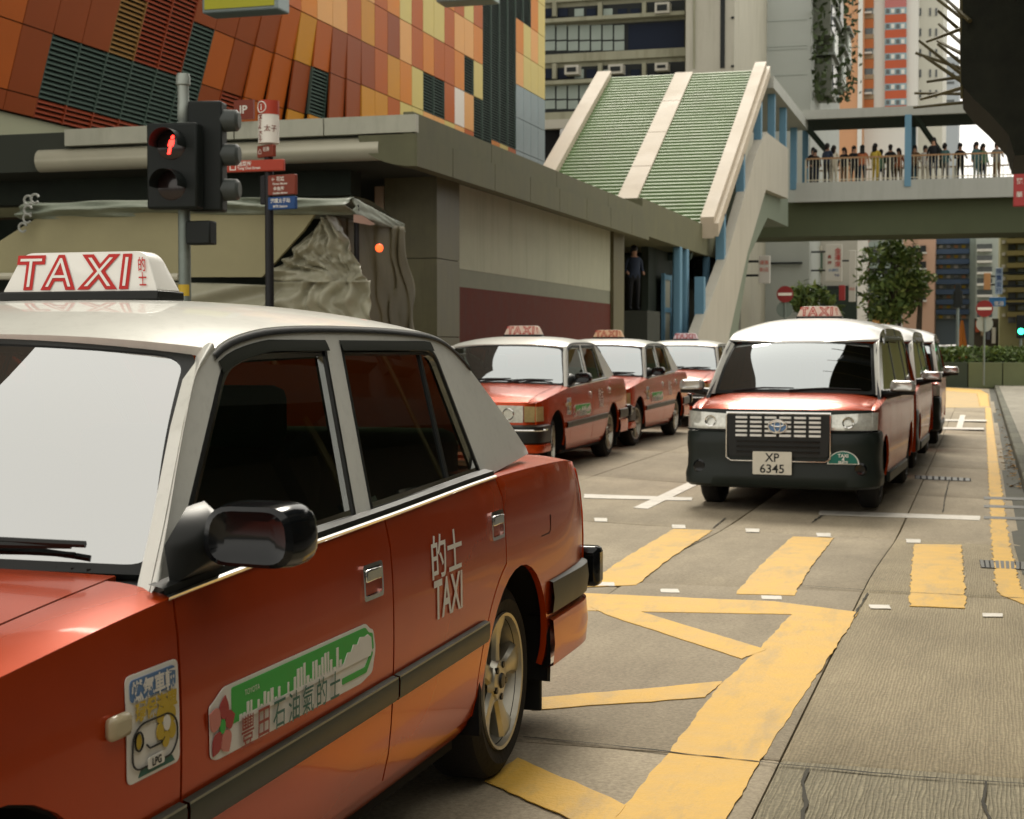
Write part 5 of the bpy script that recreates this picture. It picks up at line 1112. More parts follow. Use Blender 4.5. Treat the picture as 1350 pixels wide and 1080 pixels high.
for k in range(8):
    b = MB(); b.bb(XL, XR, .6 + k * .58, .85 + k * .58, zr1[2] + .12, zr1[2] + .25); b.obj('roof_purlin', BSO, br, smooth=False)
b = MB(); b.bb(XL, XR, 0, .2, zdk[2], zdk[3]); b.obj('deck_fascia', BGR, br, smooth=False)
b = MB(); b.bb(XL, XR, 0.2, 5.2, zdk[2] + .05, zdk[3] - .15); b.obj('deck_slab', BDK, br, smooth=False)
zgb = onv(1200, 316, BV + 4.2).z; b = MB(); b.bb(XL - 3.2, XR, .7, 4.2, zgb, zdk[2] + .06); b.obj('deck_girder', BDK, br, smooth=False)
b = MB(); b.bb(XL, XR, 5.2, 5.4, zdk[2], zdk[3]); b.obj('deck_fascia', BGR, br, smooth=False)
zrt = rect((1048, 205, 1340, 236), BV)[3]
for x0, x1 in ((1062, 1192), (1200, 1338)):
    u0, u1 = onv(x0, 220, BV).x - br.location.x, onv(x1, 220, BV).x - br.location.x
    for d, nm in ((.1, 'near'), (5.1, 'far')):
        m = MB(); m.bb(u0, u1, d - .03, d + .03, zrt - .04, zrt + .03); h_ = m.obj('handrail', RAILB, br, smooth=False)
        m = MB(); m.bb(u0, u1, d - .02, d + .02, zdk[3] + .08, zdk[3] + .12); m.obj('bottom_rail', RAILM, br, smooth=False)
        n = int((u1 - u0) / .15)
        for k in range(n + 1):
            if nm == 'far' and k % 2: continue
            m = MB(); wd = .035 if k % 12 == 0 else .012; m.bb(u0 + (u1 - u0) * k / n - wd, u0 + (u1 - u0) * k / n + wd, d - .012, d + .012, zdk[3] + .0, zrt - .04); m.obj('railing_post' if k % 12 == 0 else 'baluster', RAILM, br, smooth=False)
for x in (1046, 1197):
    u = onv(x, 200, BV).x - br.location.x; m = MB(); m.bb(u - .14, u + .14, -.05, .25, zdk[3] - .3, zr1[2] + .02); m.obj('blue_post', BLU, br, smooth=False)
    m = MB(); m.bb(u - .14, u + .14, 4.9, 5.2, zdk[3] - .3, zr1[2] + .3); m.obj('blue_post', BLU, br, smooth=False)
    m = MB(); m.tube([(u + .2, .3, zr1[2] + .1), (u + 1.3, 4.6, zr1[2] - 1.2), (u + 1.35, 4.9, zdk[3] + 1.0)], .14, 6); m.obj('roof_bracket', BSO, br)
# stair
GRN = mat('stair_green_sheet', (.185, .275, .13), .5, .05, var=(.8, .10), stain=(.5, (.16, .19, .11), .5)); STRP = mat('stair_beige_strip', (.50, .43, .33), .6, var=(.6, .06), stain=(.9, (.33, .27, .2), .4)); UST = -7.95
stt = thing('covered_stair', 'covered stair with a sloping green ribbed roof leading up to the footbridge', 'stairs', (-10, 55, 0))
SL_ = stt.location
pT = onu(994, 96, -8.35); pB = onu(925, 293, -8.35); dv, dz = pT.y - pB.y, pT.z - pB.z
def rline(v): return pB.z + (v - pB.y) * dz / dv
def sheet(name, ua, ub):
    m = MB(); n = 54; v0, v1 = pB.y - 1.6, pT.y
    nrm = Vector((0, -dz, dv)).normalized(); dirv = Vector((0, dv, dz)).normalized(); Ltot = math.hypot(v1 - v0, (v1 - v0) * dz / dv); pts = []
    for k in range(n):
        s0 = Ltot * k / n; w_ = Ltot / n
        for f, h_ in ((0, 0), (.55, 0), (.66, .10), (.90, .10)): pts.append((s0 + f * w_, h_))
    pts.append((Ltot, 0)); base = Vector((0, v0, rline(v0)))
    rows = [[(u - SL_.x, *(base + dirv * s_ + nrm * h_)[1:]) for s_, h_ in pts] for u in (ua, ub)]; rows = [[(a, b - SL_.y, c) for a, b, c in r_] for r_ in rows]
    return strip_mesh('s', rows).obj(name, GRN, stt, smooth=False)
ua = onv(806, 104, pT.y).x; ub0 = onv(890, 92, pT.y).x; ub1 = onv(914, 92, pT.y).x
sheet('ribbed_roof_bay', ua, ub0); sheet('ribbed_roof_bay', ub1, -8.35)
def slab(name, m, u0, u1, v0, v1, h0, h1, parent=stt):
    b = MB(); b.add([(u - SL_.x, v - SL_.y, rline(v) + h) for u in (u0, u1) for v in (v0, v1) for h in (h0, h1)], [(0, 1, 3, 2), (4, 6, 7, 5), (0, 4, 5, 1), (2, 3, 7, 6), (0, 2, 6, 4), (1, 5, 7, 3)]); return b.obj(name, m, parent, smooth=False)
for k in range(5):
    a = pB.y - 1.6 + (pT.y - pB.y + 1.6) * k / 5; c = pB.y - 1.6 + (pT.y - pB.y + 1.6) * (k + 1) / 5; slab('centre_strip_panel', STRP, ub0 + .01, ub1 - .01, a + .02, c - .02, -.1, .16)
slab('edge_gutter', STRP, -8.34, -7.92, pB.y - .3, pT.y + .25, -.35, .30); slab('edge_gutter', STRP, -7.915, -7.78, pB.y - .3, pT.y + .3, -.30, .10)
slab('edge_gutter', STRP, ua - .55, ua - .01, pB.y - 1.6, pT.y, -.3, .34); slab('roof_underside', BSO, ua, -8.4, pB.y - 1.6, pT.y, -.35, -.18)
b = MB(); b.bb(ua - .5 - SL_.x, -7.65 - SL_.x, pT.y + .27 - SL_.y, BV + 1 - SL_.y, pT.z - .55, pT.z - .1); b.obj('landing_roof', BGR, stt, smooth=False)
def poly_u(name, m, px, u, th, parent=stt):
    b = MB(); Q = [onu(x, y, u) for x, y in px]; b.prism([(p.y, p.z) for p in Q], lambda a, c, t: (u + t - SL_.x, a - SL_.y, c), 0, -th); return b.obj(name, m, parent, smooth=False)
PAR = mat('stair_parapet_concrete', (.46, .44, .37), .75, var=(.5, .06), stain=(.7, (.33, .31, .25), .4, (3, 3, .5)))
poly_u('stair_parapet', PAR, [(1010, 174), (1039, 196), (1039, 262), (1010, 250), (986, 332), (962, 440), (955, 490), (908, 490), (921, 439), (957, 343), (997, 203)], -7.72, .30)
poly_u('stair_soffit', mat('stair_soffit_shaded', (.20, .235, .18), .8), [(1010, 240), (1039, 245), (1039, 299), (1012, 287), (988, 337), (974, 426), (968, 490), (940, 490), (962, 400)], -8.03, 1.6)  # shade of the stair's underside is put into this darker concrete colour
for k, (x, y0, y1) in enumerate(((1018, 118, 182), (1033, 130, 196), (1000, 140, 205), (977, 205, 268), (951, 285, 345), (924, 300, 430))):
    p0, p1 = onu(x, y0, -7.9), onu(x, y1, -7.9); m = MB(); m.bb(-8.05 - SL_.x, -7.78 - SL_.x, p0.y - .16 - SL_.y, p0.y + .16 - SL_.y, p1.z - .4, min(p0.z + .3, rline(p0.y) - .25) if p0.y < pT.y else p0.z + .1); m.obj('blue_post', BLU, stt, smooth=False)
# flat entrance canopy at the stair foot
q0, q1 = onu(846, 262, -8.3), onu(947, 312, -8.3); zc1 = onu(846, 262, -8.3).z
b = MB(); b.bb(-12.5 - SL_.x, -8.28 - SL_.x, q0.y - SL_.y, q1.y - SL_.y, zc1 - .9, zc1 + .02); b.obj('entrance_canopy_beam', FASC, stt, smooth=False)
for x, w_ in ((888, .15), (897, .15), (927, .13)):
    p0 = onu(x, 300, -8.5); m = MB(); m.bb(-8.5 - SL_.x, -8.5 + w_ * 1.6 - SL_.x, p0.y - w_ - SL_.y, p0.y + w_ - SL_.y, .1, zc1 - .88); m.obj('blue_column', BLU, stt, smooth=False, bev=.05)
b = MB(); b.bb(-14 - SL_.x, -9.2 - SL_.x, 55.5 - SL_.y, 55.8 - SL_.y, .1, 8); b.obj('stair_back_wall', DARKW, stt, smooth=False)
b = MB(); b.bb(-9.3 - SL_.x, -9.1 - SL_.x, 44.5 - SL_.y, 55.5 - SL_.y, .1, 5.2); b.obj('stair_inner_wall', DARKW, stt, smooth=False)
for k in range(16):
    b = MB(); b.bb(-9.08 - SL_.x, -8.06 - SL_.x, 45.5 + k * .62 - SL_.y, 46.12 + k * .62 - SL_.y, .1, .3 + k * .36); b.obj('stair_step', mat('stair_step_concrete', (.10, .10, .08), .8), stt, smooth=False)
p = onu(874, 365, -8.9); m = MB(); w_ = .55; 
for a, c in ((0, .1), (1.0, .1)): m.bb(-.05, .05, a, a + .14, -2.0, .1)
for z in (-2.0, -.95, .0): m.bb(-.05, .05, 0.14, 1.0, z - .07, z + .07)
o = m.obj('poster_frame', BLU, stt, smooth=False); o.location = p - SL_; f = MB(); f.bb(-.03, .02, .1, 1.05, -1.95, .0); f.obj('poster_sheet', mat('poster_cream', (.36, .36, .28), .6), o)
# ================================================================ right-hand street buildings (mostly beside and behind the camera)
RB = mat('right_tenement_wall', (.075, .065, .05), .85, var=(.3, .12)); RG = mat('right_tenement_glass', (.05, .06, .06), .1, coat=.6)
for k, (v0, v1, hgt, lab) in enumerate(((-22, -4, 7.5, 'grey tenement on the right pavement behind the camera'), (-3.5, 14, 6.5, 'grey tenement on the right pavement beside the camera'), (78, 96, 19, 'yellow-green tenement at the far right end of the street'), (14.5, 32, 13, 'grey tenement on the right pavement past the queue'))):
    t = thing('tenement', lab, 'building', (3.6 if k != 2 else 3.0, (v0 + v1) / 2, .1)); L = t.location; b = MB(); b.bb(0, 9, v0 - L.y, v1 - L.y, 0, hgt); b.obj('wall', RB if k != 2 else mat('yellow_green_render', (.34, .32, .13), .8, var=(.3, .15)), t, smooth=False)
    for fl in range(int(hgt / 3.2)):
        for c in range(int((v1 - v0) / 2.6)):
            b = MB(); v = v0 + .8 + c * 2.6 - L.y; z = 1.2 + fl * 3.2; b.bb(-.06, .02, v, v + 1.5, z, z + 1.4); o = b.obj('window', RG, t, smooth=False); b = MB(); b.bb(-.3, .0, v - .1, v + 1.6, z - .12, z - .02); b.obj('sill', RB, o, smooth=False)
    b = MB(); b.bb(-1.2 if k < 2 else -.6, 0, v0 - L.y, v1 - L.y, 3.2, 3.6) if k != 2 else b.bb(-.8, 0, v0 - L.y, v1 - L.y, 3.6, 3.9); b.obj('shop_awning', SOFF, t, smooth=False)

# unseen dark boxes added over the street to darken windscreen reflections
for k, (v, u0, u1, z0, z1) in enumerate(((17.2, -.6, 3.5, 7.2, 9.0), (9.5, -1.6, 3.5, 7.0, 8.6))):
    t = thing('unseen_dark_box', ('unseen dark box added above the taxi queue to darken windscreen reflections', 'unseen dark box added above the crossing to darken windscreen reflections')[k], 'sign', (u1, v, z0)); b = MB(); b.bb(u0 - u1, 0, 0, .5, 0, z1 - z0); o = b.obj('sign_case', mat('overhead_sign_case', (.04, .045, .045), .5), t, smooth=False)
    for q in range(4): b = MB(); b.bb(u0 - u1, 0, -.06, -.005, (z1 - z0) * q / 4, (z1 - z0) * q / 4 + .08); b.obj('sign_rib', FRM, o, smooth=False)

fr_ = bld('shop_building', 'yellowish tenement with stacked balconies at the right end of the street', (1318, 290, 1356, 470), 88, 10, mat('yellow_green_render2', (.36, .34, .17), .8, var=(.3, .2)))
for k in range(8):
    y = 300 + k * 16
    fbox(fr_, 'balcony', mat('ochre_balcony', (.30, .25, .10), .7), (1327, y, 1354, y + 6), -1.0, -.02); fbox(fr_, 'window', TGW, (1329, y + 6, 1339, y + 14), -.15, -.02); fbox(fr_, 'window', OFFW, (1342, y + 7, 1350, y + 13), -.15, -.02); fbox(fr_, 'air_conditioner', ACW, (1321, y + 2, 1325, y + 6), -.7, -.02)
fw_ = bld('shop_building', 'dark mixed shopfronts behind the right no-entry sign', (1284, 420, 1352, 475), 92, 6, mat('dark_mixed_shops', (.07, .06, .045), .7, var=(.8, .5)))
for k in range(9): fbox(fw_, 'shop_panel', [TR, TTAN, OFFD, TW, VINE, TOR, SALM, TB, TPK][k], (1286 + k * 7.2, 424 + (k * 7) % 13, 1291 + k * 7.2, 438 + (k * 5) % 17), -.3, -.02)

# ================================================================ traffic signal
SGB = mat('signal_black', (.006, .009, .008), .55, var=(4, .2)); POLE = mat('galvanised_pole', (.20, .235, .215), .45, .5, var=(6, .15), stain=(9, (.13, .15, .13), .5))
VS = onu(243, 300, -6.75).y; pb = onv(243, 300, VS)
sg = thing('traffic_signal', 'black pedestrian signal showing a red man on a grey pole', 'traffic light', (pb.x, VS, .11))
def sl3(px, py, dv=0): return onv(px, py, VS + dv) - sg.location
m = MB(); zt = sl3(240, 112).z; m.tube([(0, 0, 0), (0, 0, 1.2), (0, 0, zt - .35)], [.062, .056, .053], 16); po = m.obj('pole', POLE, sg)
m = MB(); m.lathe([(.0, zt + .10), (.055, zt + .095), (.064, zt + .06), (.064, zt + .0), (.05, zt - .01), (.05, zt - .17), (.053, zt - .18), (.053, zt - .30), (.046, zt - .31), (.046, zt - .42)], 20, None, 'z'); m.obj('pole_cap', mat('cap_grey', (.30, .33, .30), .4, .4), sg)
m = MB()
for z in (zt - .33, zt - .40): m.tube([(-.06, 0, z), (.06, 0, z)], .012, 6)
m.obj('cap_bracket', POLE, sg)
def head(name, px, rz, d, dv):
    x0, y0, x1, y1 = px; a, c = sl3(x0, y1, dv), sl3(x1, y0, dv); cx = (a.x + c.x) / 2; W_, H_ = c.x - a.x, c.z - a.z
    o = bpy.data.objects.new(name, None); COL.objects.link(o); o.parent = sg; o.location = (cx, dv, a.z); o.rotation_euler = (0, 0, rz); return o, W_, H_
m = MB(); a, c = sl3(200, 277, -.18), sl3(262, 162, -.18); W_, H_ = c.x - a.x, c.z - a.z; cx = (a.x + c.x) / 2
m.box((0, 0, H_ / 2), (W_, .16, H_)); ph = m.obj('pedestrian_head', SGB, sg, bev=.02); ph.location = (cx, -.18, a.z); ph.rotation_euler = (0, 0, R(6))
for zc_, lit in ((H_ * .74, 1), (H_ * .27, 0)):
    h = MB(); h.lathe([(.135, -.08), (.13, -.27), (.127, -.27), (.13, -.08)], 24, Matrix.Translation((0, 0, zc_)), 'y', R(-10), R(190)); h.obj('lamp_hood', SGB, ph)
    d = MB(); d.lathe([(0, -.088), (.12, -.086), (.13, -.08)], 24, Matrix.Translation((0, 0, zc_))); d.obj('lamp_lens', mat('dark_lens', (.02, .012, .012), .25, coat=.5), ph)
    if lit:
        mn = MB(); fm = lambda a, b, t: (a * .9 + b * .25, -.0895 - t, zc_ + b * 1.0); mn.prism(circ(0, .065, .018, None, 12), fm, 0, .003); mn.prism([(-.026, .042), (.026, .042), (.03, -.01), (.018, -.012), (.014, .02), (.016, -.08), (.002, -.08), (0, -.01), (-.002, -.08), (-.016, -.08), (-.014, .02), (-.018, -.012), (-.03, -.01)], fm, 0, .003); mn.obj('red_man', mat('red_man_light', (.6, .02, .02), .5, emit=((1, .03, .02), 3.0)), ph)
m = MB(); a, c = sl3(254, 280, .06), sl3(294, 134, .06); W_, H_ = c.x - a.x, c.z - a.z; m.box((0, 0, H_ / 2), (W_, .20, H_)); vh = m.obj('vehicle_head', SGB, sg, bev=.02); vh.location = ((a.x + c.x) / 2, .06, a.z); vh.rotation_euler = (0, 0, R(12))
for q in (.83, .52, .20):
    h = MB(); h.lathe([(.10, .0), (.095, .14), (.07, .165), (.0, .17)], 20, Matrix.Translation((W_ / 2 - .03, 0, H_ * q)) @ Matrix.Rotation(R(-90), 4, 'Z')); h.obj('lamp_hood', mat('hood_grey', (.05, .058, .055), .4), vh)
m = MB(); a, c = sl3(248, 323, -.08), sl3(280, 291, -.08); m.box(((a.x + c.x) / 2, -.06, (a.z + c.z) / 2), (c.x - a.x, .14, c.z - a.z)); m.obj('push_button_box', SGB, sg, bev=.015)
m = MB(); z_ = sl3(240, 383).z; m.lathe([(.0575, z_ - .05), (.0575, z_ + .05)], 16, None, 'z', R(-150), R(-20)); m.obj('yellow_pole_label', YEL, sg)
m = MB(); m.box((0, 0, .02), (.3, .3, .04)); m.obj('base_plate', POLE, sg)
# ================================================================ finger post
VP_ = onu(355, 300, -6.95).y; pb = onv(355, 300, VP_); fp_ = thing('finger_post', 'brown and blue finger signpost topped by a white information cylinder', 'signpost', (pb.x, VP_, .11))
def f3(x, y, dv=0): return onv(x, y, VP_ + dv) - fp_.location
DPOL = mat('dark_post', (.02, .02, .022), .45, .2); SBR = mat('sign_brown_red', (.22, .045, .025), .5); SRD = mat('sign_red', (.40, .05, .025), .5); SBL = mat('sign_blue', (.02, .07, .22), .5)
m = MB(); m.tube([(0, 0, 0), (0, 0, f3(355, 192).z)], .045, 14); m.tube([(0, 0, 0), (0, 0, .25)], .075, 14); m.obj('post', DPOL, fp_)
a, c = f3(342, 190), f3(367, 133); zs = (f3(355, 152).z); rr = (c.x - a.x) / 2
m = MB(); m.lathe([(0, a.z), (rr, a.z), (rr, zs)], 24, None, 'z'); cy = m.obj('white_cylinder', WHT, fp_); m = MB(); m.lathe([(rr + .002, zs), (rr + .002, c.z), (0, c.z)], 24, None, 'z'); m.obj('red_cylinder_top', SRD, fp_)
fncy = lambda a_, b_, z0, r_: Vector((r_ * math.sin(a_ / r_ - .3), -r_ * math.cos(a_ / r_ - .3), z0 + b_))
m = MB(); rq = [fncy(.055 * math.cos(t), .055 * math.sin(t), (zs + c.z) / 2, rr + .006) for t in np.linspace(0, 6.283, 24)]; m.tube(rq, .006, 5, cap=False); m.obj('information_ring', WHT, cy)
text_on('information_letter', 'i', lambda a_, b_: fncy(a_, b_, (zs + c.z) / 2, rr + .005), WHT, cy, .09, .002)
text_on('cylinder_lettering', 'Mong Kok', lambda a_, b_: fncy(b_ - .02, -a_ * 1, (a.z + zs) / 2, rr + .004), SBR, cy, .065, .0005)
text_on('cylinder_lettering', '太子', lambda a_, b_: fncy(a_ + .10, b_, (a.z + zs) / 2, rr + .004), SBR, cy, .07, .0005)
def arm(name, px, mt, dv, rz, lines, tm=WHT):
    x0, y0, x1, y1 = px; p, q = f3(x0, y1, dv), f3(x1, y0, dv); W_, H_ = q.x - p.x, q.z - p.z; m = MB(); m.box((0, 0, 0), (W_, .05, H_)); o = m.obj(name, mt, fp_, bev=.008); o.location = ((p.x + q.x) / 2, dv, (p.z + q.z) / 2); o.rotation_euler = (0, 0, rz)
    for tx, cx_, cy_, sz in lines: text_on('arm_lettering', tx, lambda a_, b_, cx_=cx_, cy_=cy_: Vector((a_ + cx_ * W_, -.0275, b_ + cy_ * H_)), tm, o, sz, .0006)
    return o
arm('sign_arm', (290, 210, 375, 228), SRD, -.06, 0, [('←', -.42, 0, .10), ('⌂', -.28, 0, .11), ('通菜街', -.10, .2, .052), ('Tung Choi Street', -.03, -.22, .036)])
arm('sign_arm', (337, 191, 366, 208), SBR, -.02, R(-25), [('⌂', -.3, 0, .07), ('旺角', .1, .15, .05)])
arm('sign_panel', (350, 230, 393, 258), SBR, -.05, R(-12), [('← 花墟', -.08, .30, .05), ('Flower Market', .0, .06, .03), ('金魚街', -.05, -.18, .045), ('Goldfish Market', 0, -.40, .028)])
arm('sign_panel', (350, 259, 393, 277), SBL, -.05, R(-12), [('港鐵太子站', -.0, .2, .05), ('MTR Station', .0, -.25, .035)])
arm('sign_panel_back', (344, 232, 352, 270), DPOL, .02, R(10), [])
for k in range(6):
    m = MB(); q = random.Random(k); m.ball((q.uniform(-.2, .2), q.uniform(-.12, .12), .05), (.08, .06, .05), 8, 5); m.obj('base_bolt_cover', SRD, fp_)
# a small brown street sign mounted at the canopy edge
p0 = onv(320, 145, VF - .1); t_ = thing('canopy_sign', 'small brown sign plate with white marks standing on the canopy edge', 'sign', (p0.x, VF - .05, ZT - .05)); m = MB(); m.box((0, 0, .17), (.30, .05, .27)); o = m.obj('sign_plate', SBR, t_); text_on('sign_marks', 'IP', lambda a_, b_: Vector((a_, -.027, .17 + b_)), WHT, o, .16, .003)
from mathutils import noise as mnoise
# ================================================================ hawker stall
VST = 15.9; stl = thing('hawker_stall', 'hawker stall closed up with a beige board, grey tarpaulin roll and plastic sheets', 'stall', (-8.6, VST, .115)); SLc = stl.location
TARP = mat('grey_green_tarp', (.20, .225, .175), .55, var=(4, .2), bump=(30, .1)); BOARD = mat('beige_board', (.29, .265, .15), .7, var=(1.5, .08), bump=(120, .15)); PLST = mat('milky_plastic_sheet', (.33, .32, .235), .35, coat=.2, var=(3, .12)); BTRP = mat('olive_brown_tarp', (.115, .100, .055), .6, var=(2, .2), stain=(2, (.07, .06, .03), .6, (4, 4, .4)))
def s3(x, y, dv=0): return onv(x, y, VST + dv) - SLc
def cloth(name, quad, m_, disp, nu=36, nv=20, dvs=(0, 0, 0, 0)):
    a, b, c, d = [s3(*q, dvs[i]) for i, q in enumerate(quad)]; mb = MB()
    def f(u, v):
        p = a.lerp(b, u).lerp(d.lerp(c, u), v); return p + Vector((0, disp(u, v), 0))
    mb.grid(f, nu, nv); o = mb.obj(name, m_, stl, 80); sm = o.modifiers.new('thick', 'SOLIDIFY'); sm.thickness = .006; return o
bd = MB(); Q = [s3(*q) for q in ((-60, 352), (-20, 335), (62, 281), (420, 279), (404, 304), (352, 366), (240, 366), (-60, 368))]; bd.prism([(p.x, p.z) for p in Q], lambda a_, b_, t: (a_, t - .35 * (1 - (b_ - 1.9)) * .3, b_), -.03, .02); bd.obj('front_board', BOARD, stl, smooth=False)
m = MB(); a, b = s3(-60, 365), s3(245, 366); m.tube([a + Vector((0, -.16, 0)), b + Vector((0, -.16, 0))], .04, 8); m.obj('board_rail', mat('cream_rail', (.5, .48, .38), .5), stl)
rn = random.Random(2); ph_ = [rn.uniform(0, 6) for _ in range(6)]
wr = lambda u, v: .03 * math.sin(9 * u + 5 * v + ph_[0]) + .025 * math.sin(23 * u - 9 * v + ph_[1]) + .03 * math.sin(14 * v + 4 * math.sin(5 * u))
cloth('tarpaulin_roll', [(36, 266), (465, 259), (468, 283), (28, 290)], TARP, lambda u, v: -.16 * math.sin(math.pi * v) + wr(u, v) * 1.2, 70, 14)
cloth('roof_side_skirt', [(463, 259), (533, 296), (533, 306), (468, 283)], TARP, lambda u, v: wr(u, v), 20, 8, (0, 2.2, 2.2, 0))
m = MB(); a, b, c, d = s3(36, 266), s3(465, 259), s3(533, 296, 2.6), s3(60, 285, 2.6); c.z = b.z - .0; d.z = a.z; m.grid(lambda u, v: (lambda p: p + Vector((0, 0, .04 * math.sin(11 * u + 3) * math.sin(5 * v) - .05 * v)))(a.lerp(b, u).lerp(d.lerp(c, u), v)), 30, 12); m.obj('tarpaulin_roof', TARP, stl, 80)
def fan(u, v):
    u += .10 * mnoise.noise((u * 3, v * 3, 1)); v += .10 * mnoise.noise((u * 3, v * 3, 7)); dx, dy = u - .72, v - 1.05; an = math.atan2(dy, dx); rr_ = math.hypot(dx, dy); return .05 * math.sin(an * 15 + 2.4 * math.sin(an * 5 + .6) + 1.5 * math.sin(rr_ * 7)) * min(1, rr_ * 1.4) + .045 * math.sin(7 * u + 5 * v + 2 * math.sin(6 * u)) + .10 * mnoise.noise((u * 5 + 2, v * 4, 3)) + .05 * mnoise.noise((u * 13, v * 11, 5)) + .02 * math.sin(an * 37 + 1) * min(1, rr_ * 2)
cloth('plastic_drape', [(418, 292), (438, 284), (487, 372), (350, 372)], PLST, fan, 60, 40, (.05, .05, -.1, -.1))
cloth('plastic_drape', [(350, 372), (487, 370), (490, 425), (340, 425)], PLST, lambda u, v: .05 * math.sin(34 * u + 3 * math.sin(3 * v) + 5 * mnoise.noise((u * 4, v * 2, 0))) * (1 - .3 * v) + .09 * mnoise.noise((u * 7, v * 3, 2)), 60, 20, (-.1, -.1, -.1, -.1))
cloth('plastic_drape', [(225, 372), (352, 376), (352, 425), (225, 425)], PLST, lambda u, v: .05 * math.sin(9 * v + 6 * u), 40, 20, (-.15, -.1, -.1, -.15))
cloth('brown_tarp_curtain', [(440, 284), (536, 300), (548, 440), (455, 440)], BTRP, lambda u, v: .06 * math.sin(30 * u + 2.5 * v + 4 * mnoise.noise((u * 4, v * 3, 9))) + .12 * mnoise.noise((u * 6, v * 2.5, 4)), 60, 24, (.35, 2.0, 2.0, .35))
m = MB(); m.add([s3(466, 283, -.1), s3(478, 284, .2), s3(495, 296, .5), s3(488, 297, .4), s3(466, 293, -.1)], [(0, 1, 2, 3, 4)]); m.obj('pink_cloth_scrap', mat('pink_cloth', (.48, .33, .26), .8), stl)
for k, (x, y) in enumerate(((37, 264), (46, 262), (37, 277), (36, 288), (30, 300))):
    p = s3(x, y, -.2); m = MB(); m.tube([p + Vector((.05 * math.cos(t), 0, .05 * math.sin(t))) for t in np.linspace(.3, 5.6, 12)], .014, 6); m.obj('tarp_clip', mat('plastic_clip', (.30, .31, .28), .4), stl)
for x in (48, 470):
    for dv in (.2, 2.4): p = s3(x, 290, dv); m = MB(); m.tube([(p.x, p.y, 0), (p.x, p.y, s3(x, 268, 0).z)], .03, 8); m.obj('stall_post', DPOL, stl)
b0, b1 = s3(-60, 380, .4), s3(440, 380, .4); m = MB(); m.bb(b0.x, b1.x, .4, 2.4, 0, 1.9); m.obj('stall_body', mat('stall_dark_body', (.03, .032, .028), .8), stl)
p = s3(500, 327, .1); m = MB(); m.ball(p, .045, 10, 6); m.obj('red_lamp', mat('stall_red_lamp', (.6, .05, .02), .5, emit=((1, .10, .02), 1.2)), stl)
# ================================================================ people
SKIN = mat('skin', (.36, .20, .13), .6); HAIR = mat('black_hair', (.012, .010, .009), .5)
def body_mesh(key, arms, legs=.12, skirt=False):
    V = [(0, 0, .93), (0, 0, 1.10), (0, 0, 1.30), (0, .0, 1.42), (0, 0, 1.50), (0, -.015, 1.60), (0, -.01, 1.70)]; Rr = [.15, .14, .165, .11, .055, .085, .07]; E = [(i, i + 1) for i in range(6)]
    for s in (1, -1):
        o = len(V); V += [(s * .10, 0, .88), (s * .105, -.01, .50), (s * .11, .02, .09), (s * .115, -.12, .05)]; Rr += [.095, .065, .042, .035]; E += [(0, o), (o, o + 1), (o + 1, o + 2), (o + 2, o + 3)]
        o = len(V); el, ha = arms; V += [(s * .19, 0, 1.38), (s * el[0], el[1], el[2]), (s * ha[0], ha[1], ha[2])]; Rr += [.055, .042, .032]; E += [(3, o), (o, o + 1), (o + 1, o + 2)]
    if skirt:
        for i in (7, 11 + 3): pass
    me = bpy.data.meshes.new('body'); me.from_pydata(V, E, []); ob = bpy.data.objects.new('tmp', me); COL.objects.link(ob); sk = ob.modifiers.new('s', 'SKIN'); ss = ob.modifiers.new('ss', 'SUBSURF'); ss.levels = 1; ss.render_levels = 1
    for i, v in enumerate(me.skin_vertices[0].data): v.radius = (Rr[i] * (1.25 if i in (0, 1, 2) else 1), Rr[i]); v.use_root = i == 0
    dg = bpy.context.evaluated_depsgraph_get(); out = bpy.data.meshes.new_from_object(ob.evaluated_get(dg)); bpy.data.objects.remove(ob)
    mi = []
    for p in out.polygons:
        c = p.center; k = 1
        if c.z > 1.46 or (abs(c.x) > .16 and c.z < ha[2] + .10 and c.z > .7 and Vector((abs(c.x), c.y, c.z) ).x > ha[0] - .07 and (Vector((abs(c.x), c.y, c.z)) - Vector(ha)).length < .13): k = 0
        elif c.z < .10: k = 3
        elif c.z < .93: k = 2
        mi.append(k)
    out.materials.clear(); [out.materials.append(None) for _ in range(4)]
    out.polygons.foreach_set('material_index', mi); out.polygons.foreach_set('use_smooth', [True] * len(mi)); return out
POSES = [body_mesh('a', ((.26, .02, 1.14), (.27, -.05, .88))), body_mesh('b', ((.27, -.02, 1.14), (.16, -.26, 1.16))), body_mesh('c', ((.24, .03, 1.13), (.22, -.16, .98)))]
hm = MB(); hm.ball((0, .015, 1.675), (.098, .115, .115), 12, 8); hm.box((0, .07, 1.60), (.15, .06, .16)); HM = hm.mesh('hair'); hm2 = MB(); hm2.ball((0, .015, 1.675), (.10, .118, .115), 12, 8); hm2.box((0, .08, 1.48), (.19, .06, .36)); HM2 = hm2.mesh('hair')
def cl(name, c): return mat('cloth_' + name, c, .85, var=(6, .12))
CC = dict(black=cl('black', (.012, .013, .015)), navy=cl('navy', (.025, .035, .06)), grey=cl('grey', (.16, .16, .15)), cream=cl('cream', (.55, .50, .40)), yellow=cl('yellow', (.45, .33, .05)), orange=cl('orange', (.50, .16, .07)), green=cl('green', (.12, .24, .14)), teal=cl('teal', (.06, .13, .13)), white=cl('white', (.62, .60, .56)), brown=cl('brown', (.14, .08, .04)), denim=cl('denim', (.05, .08, .13)))
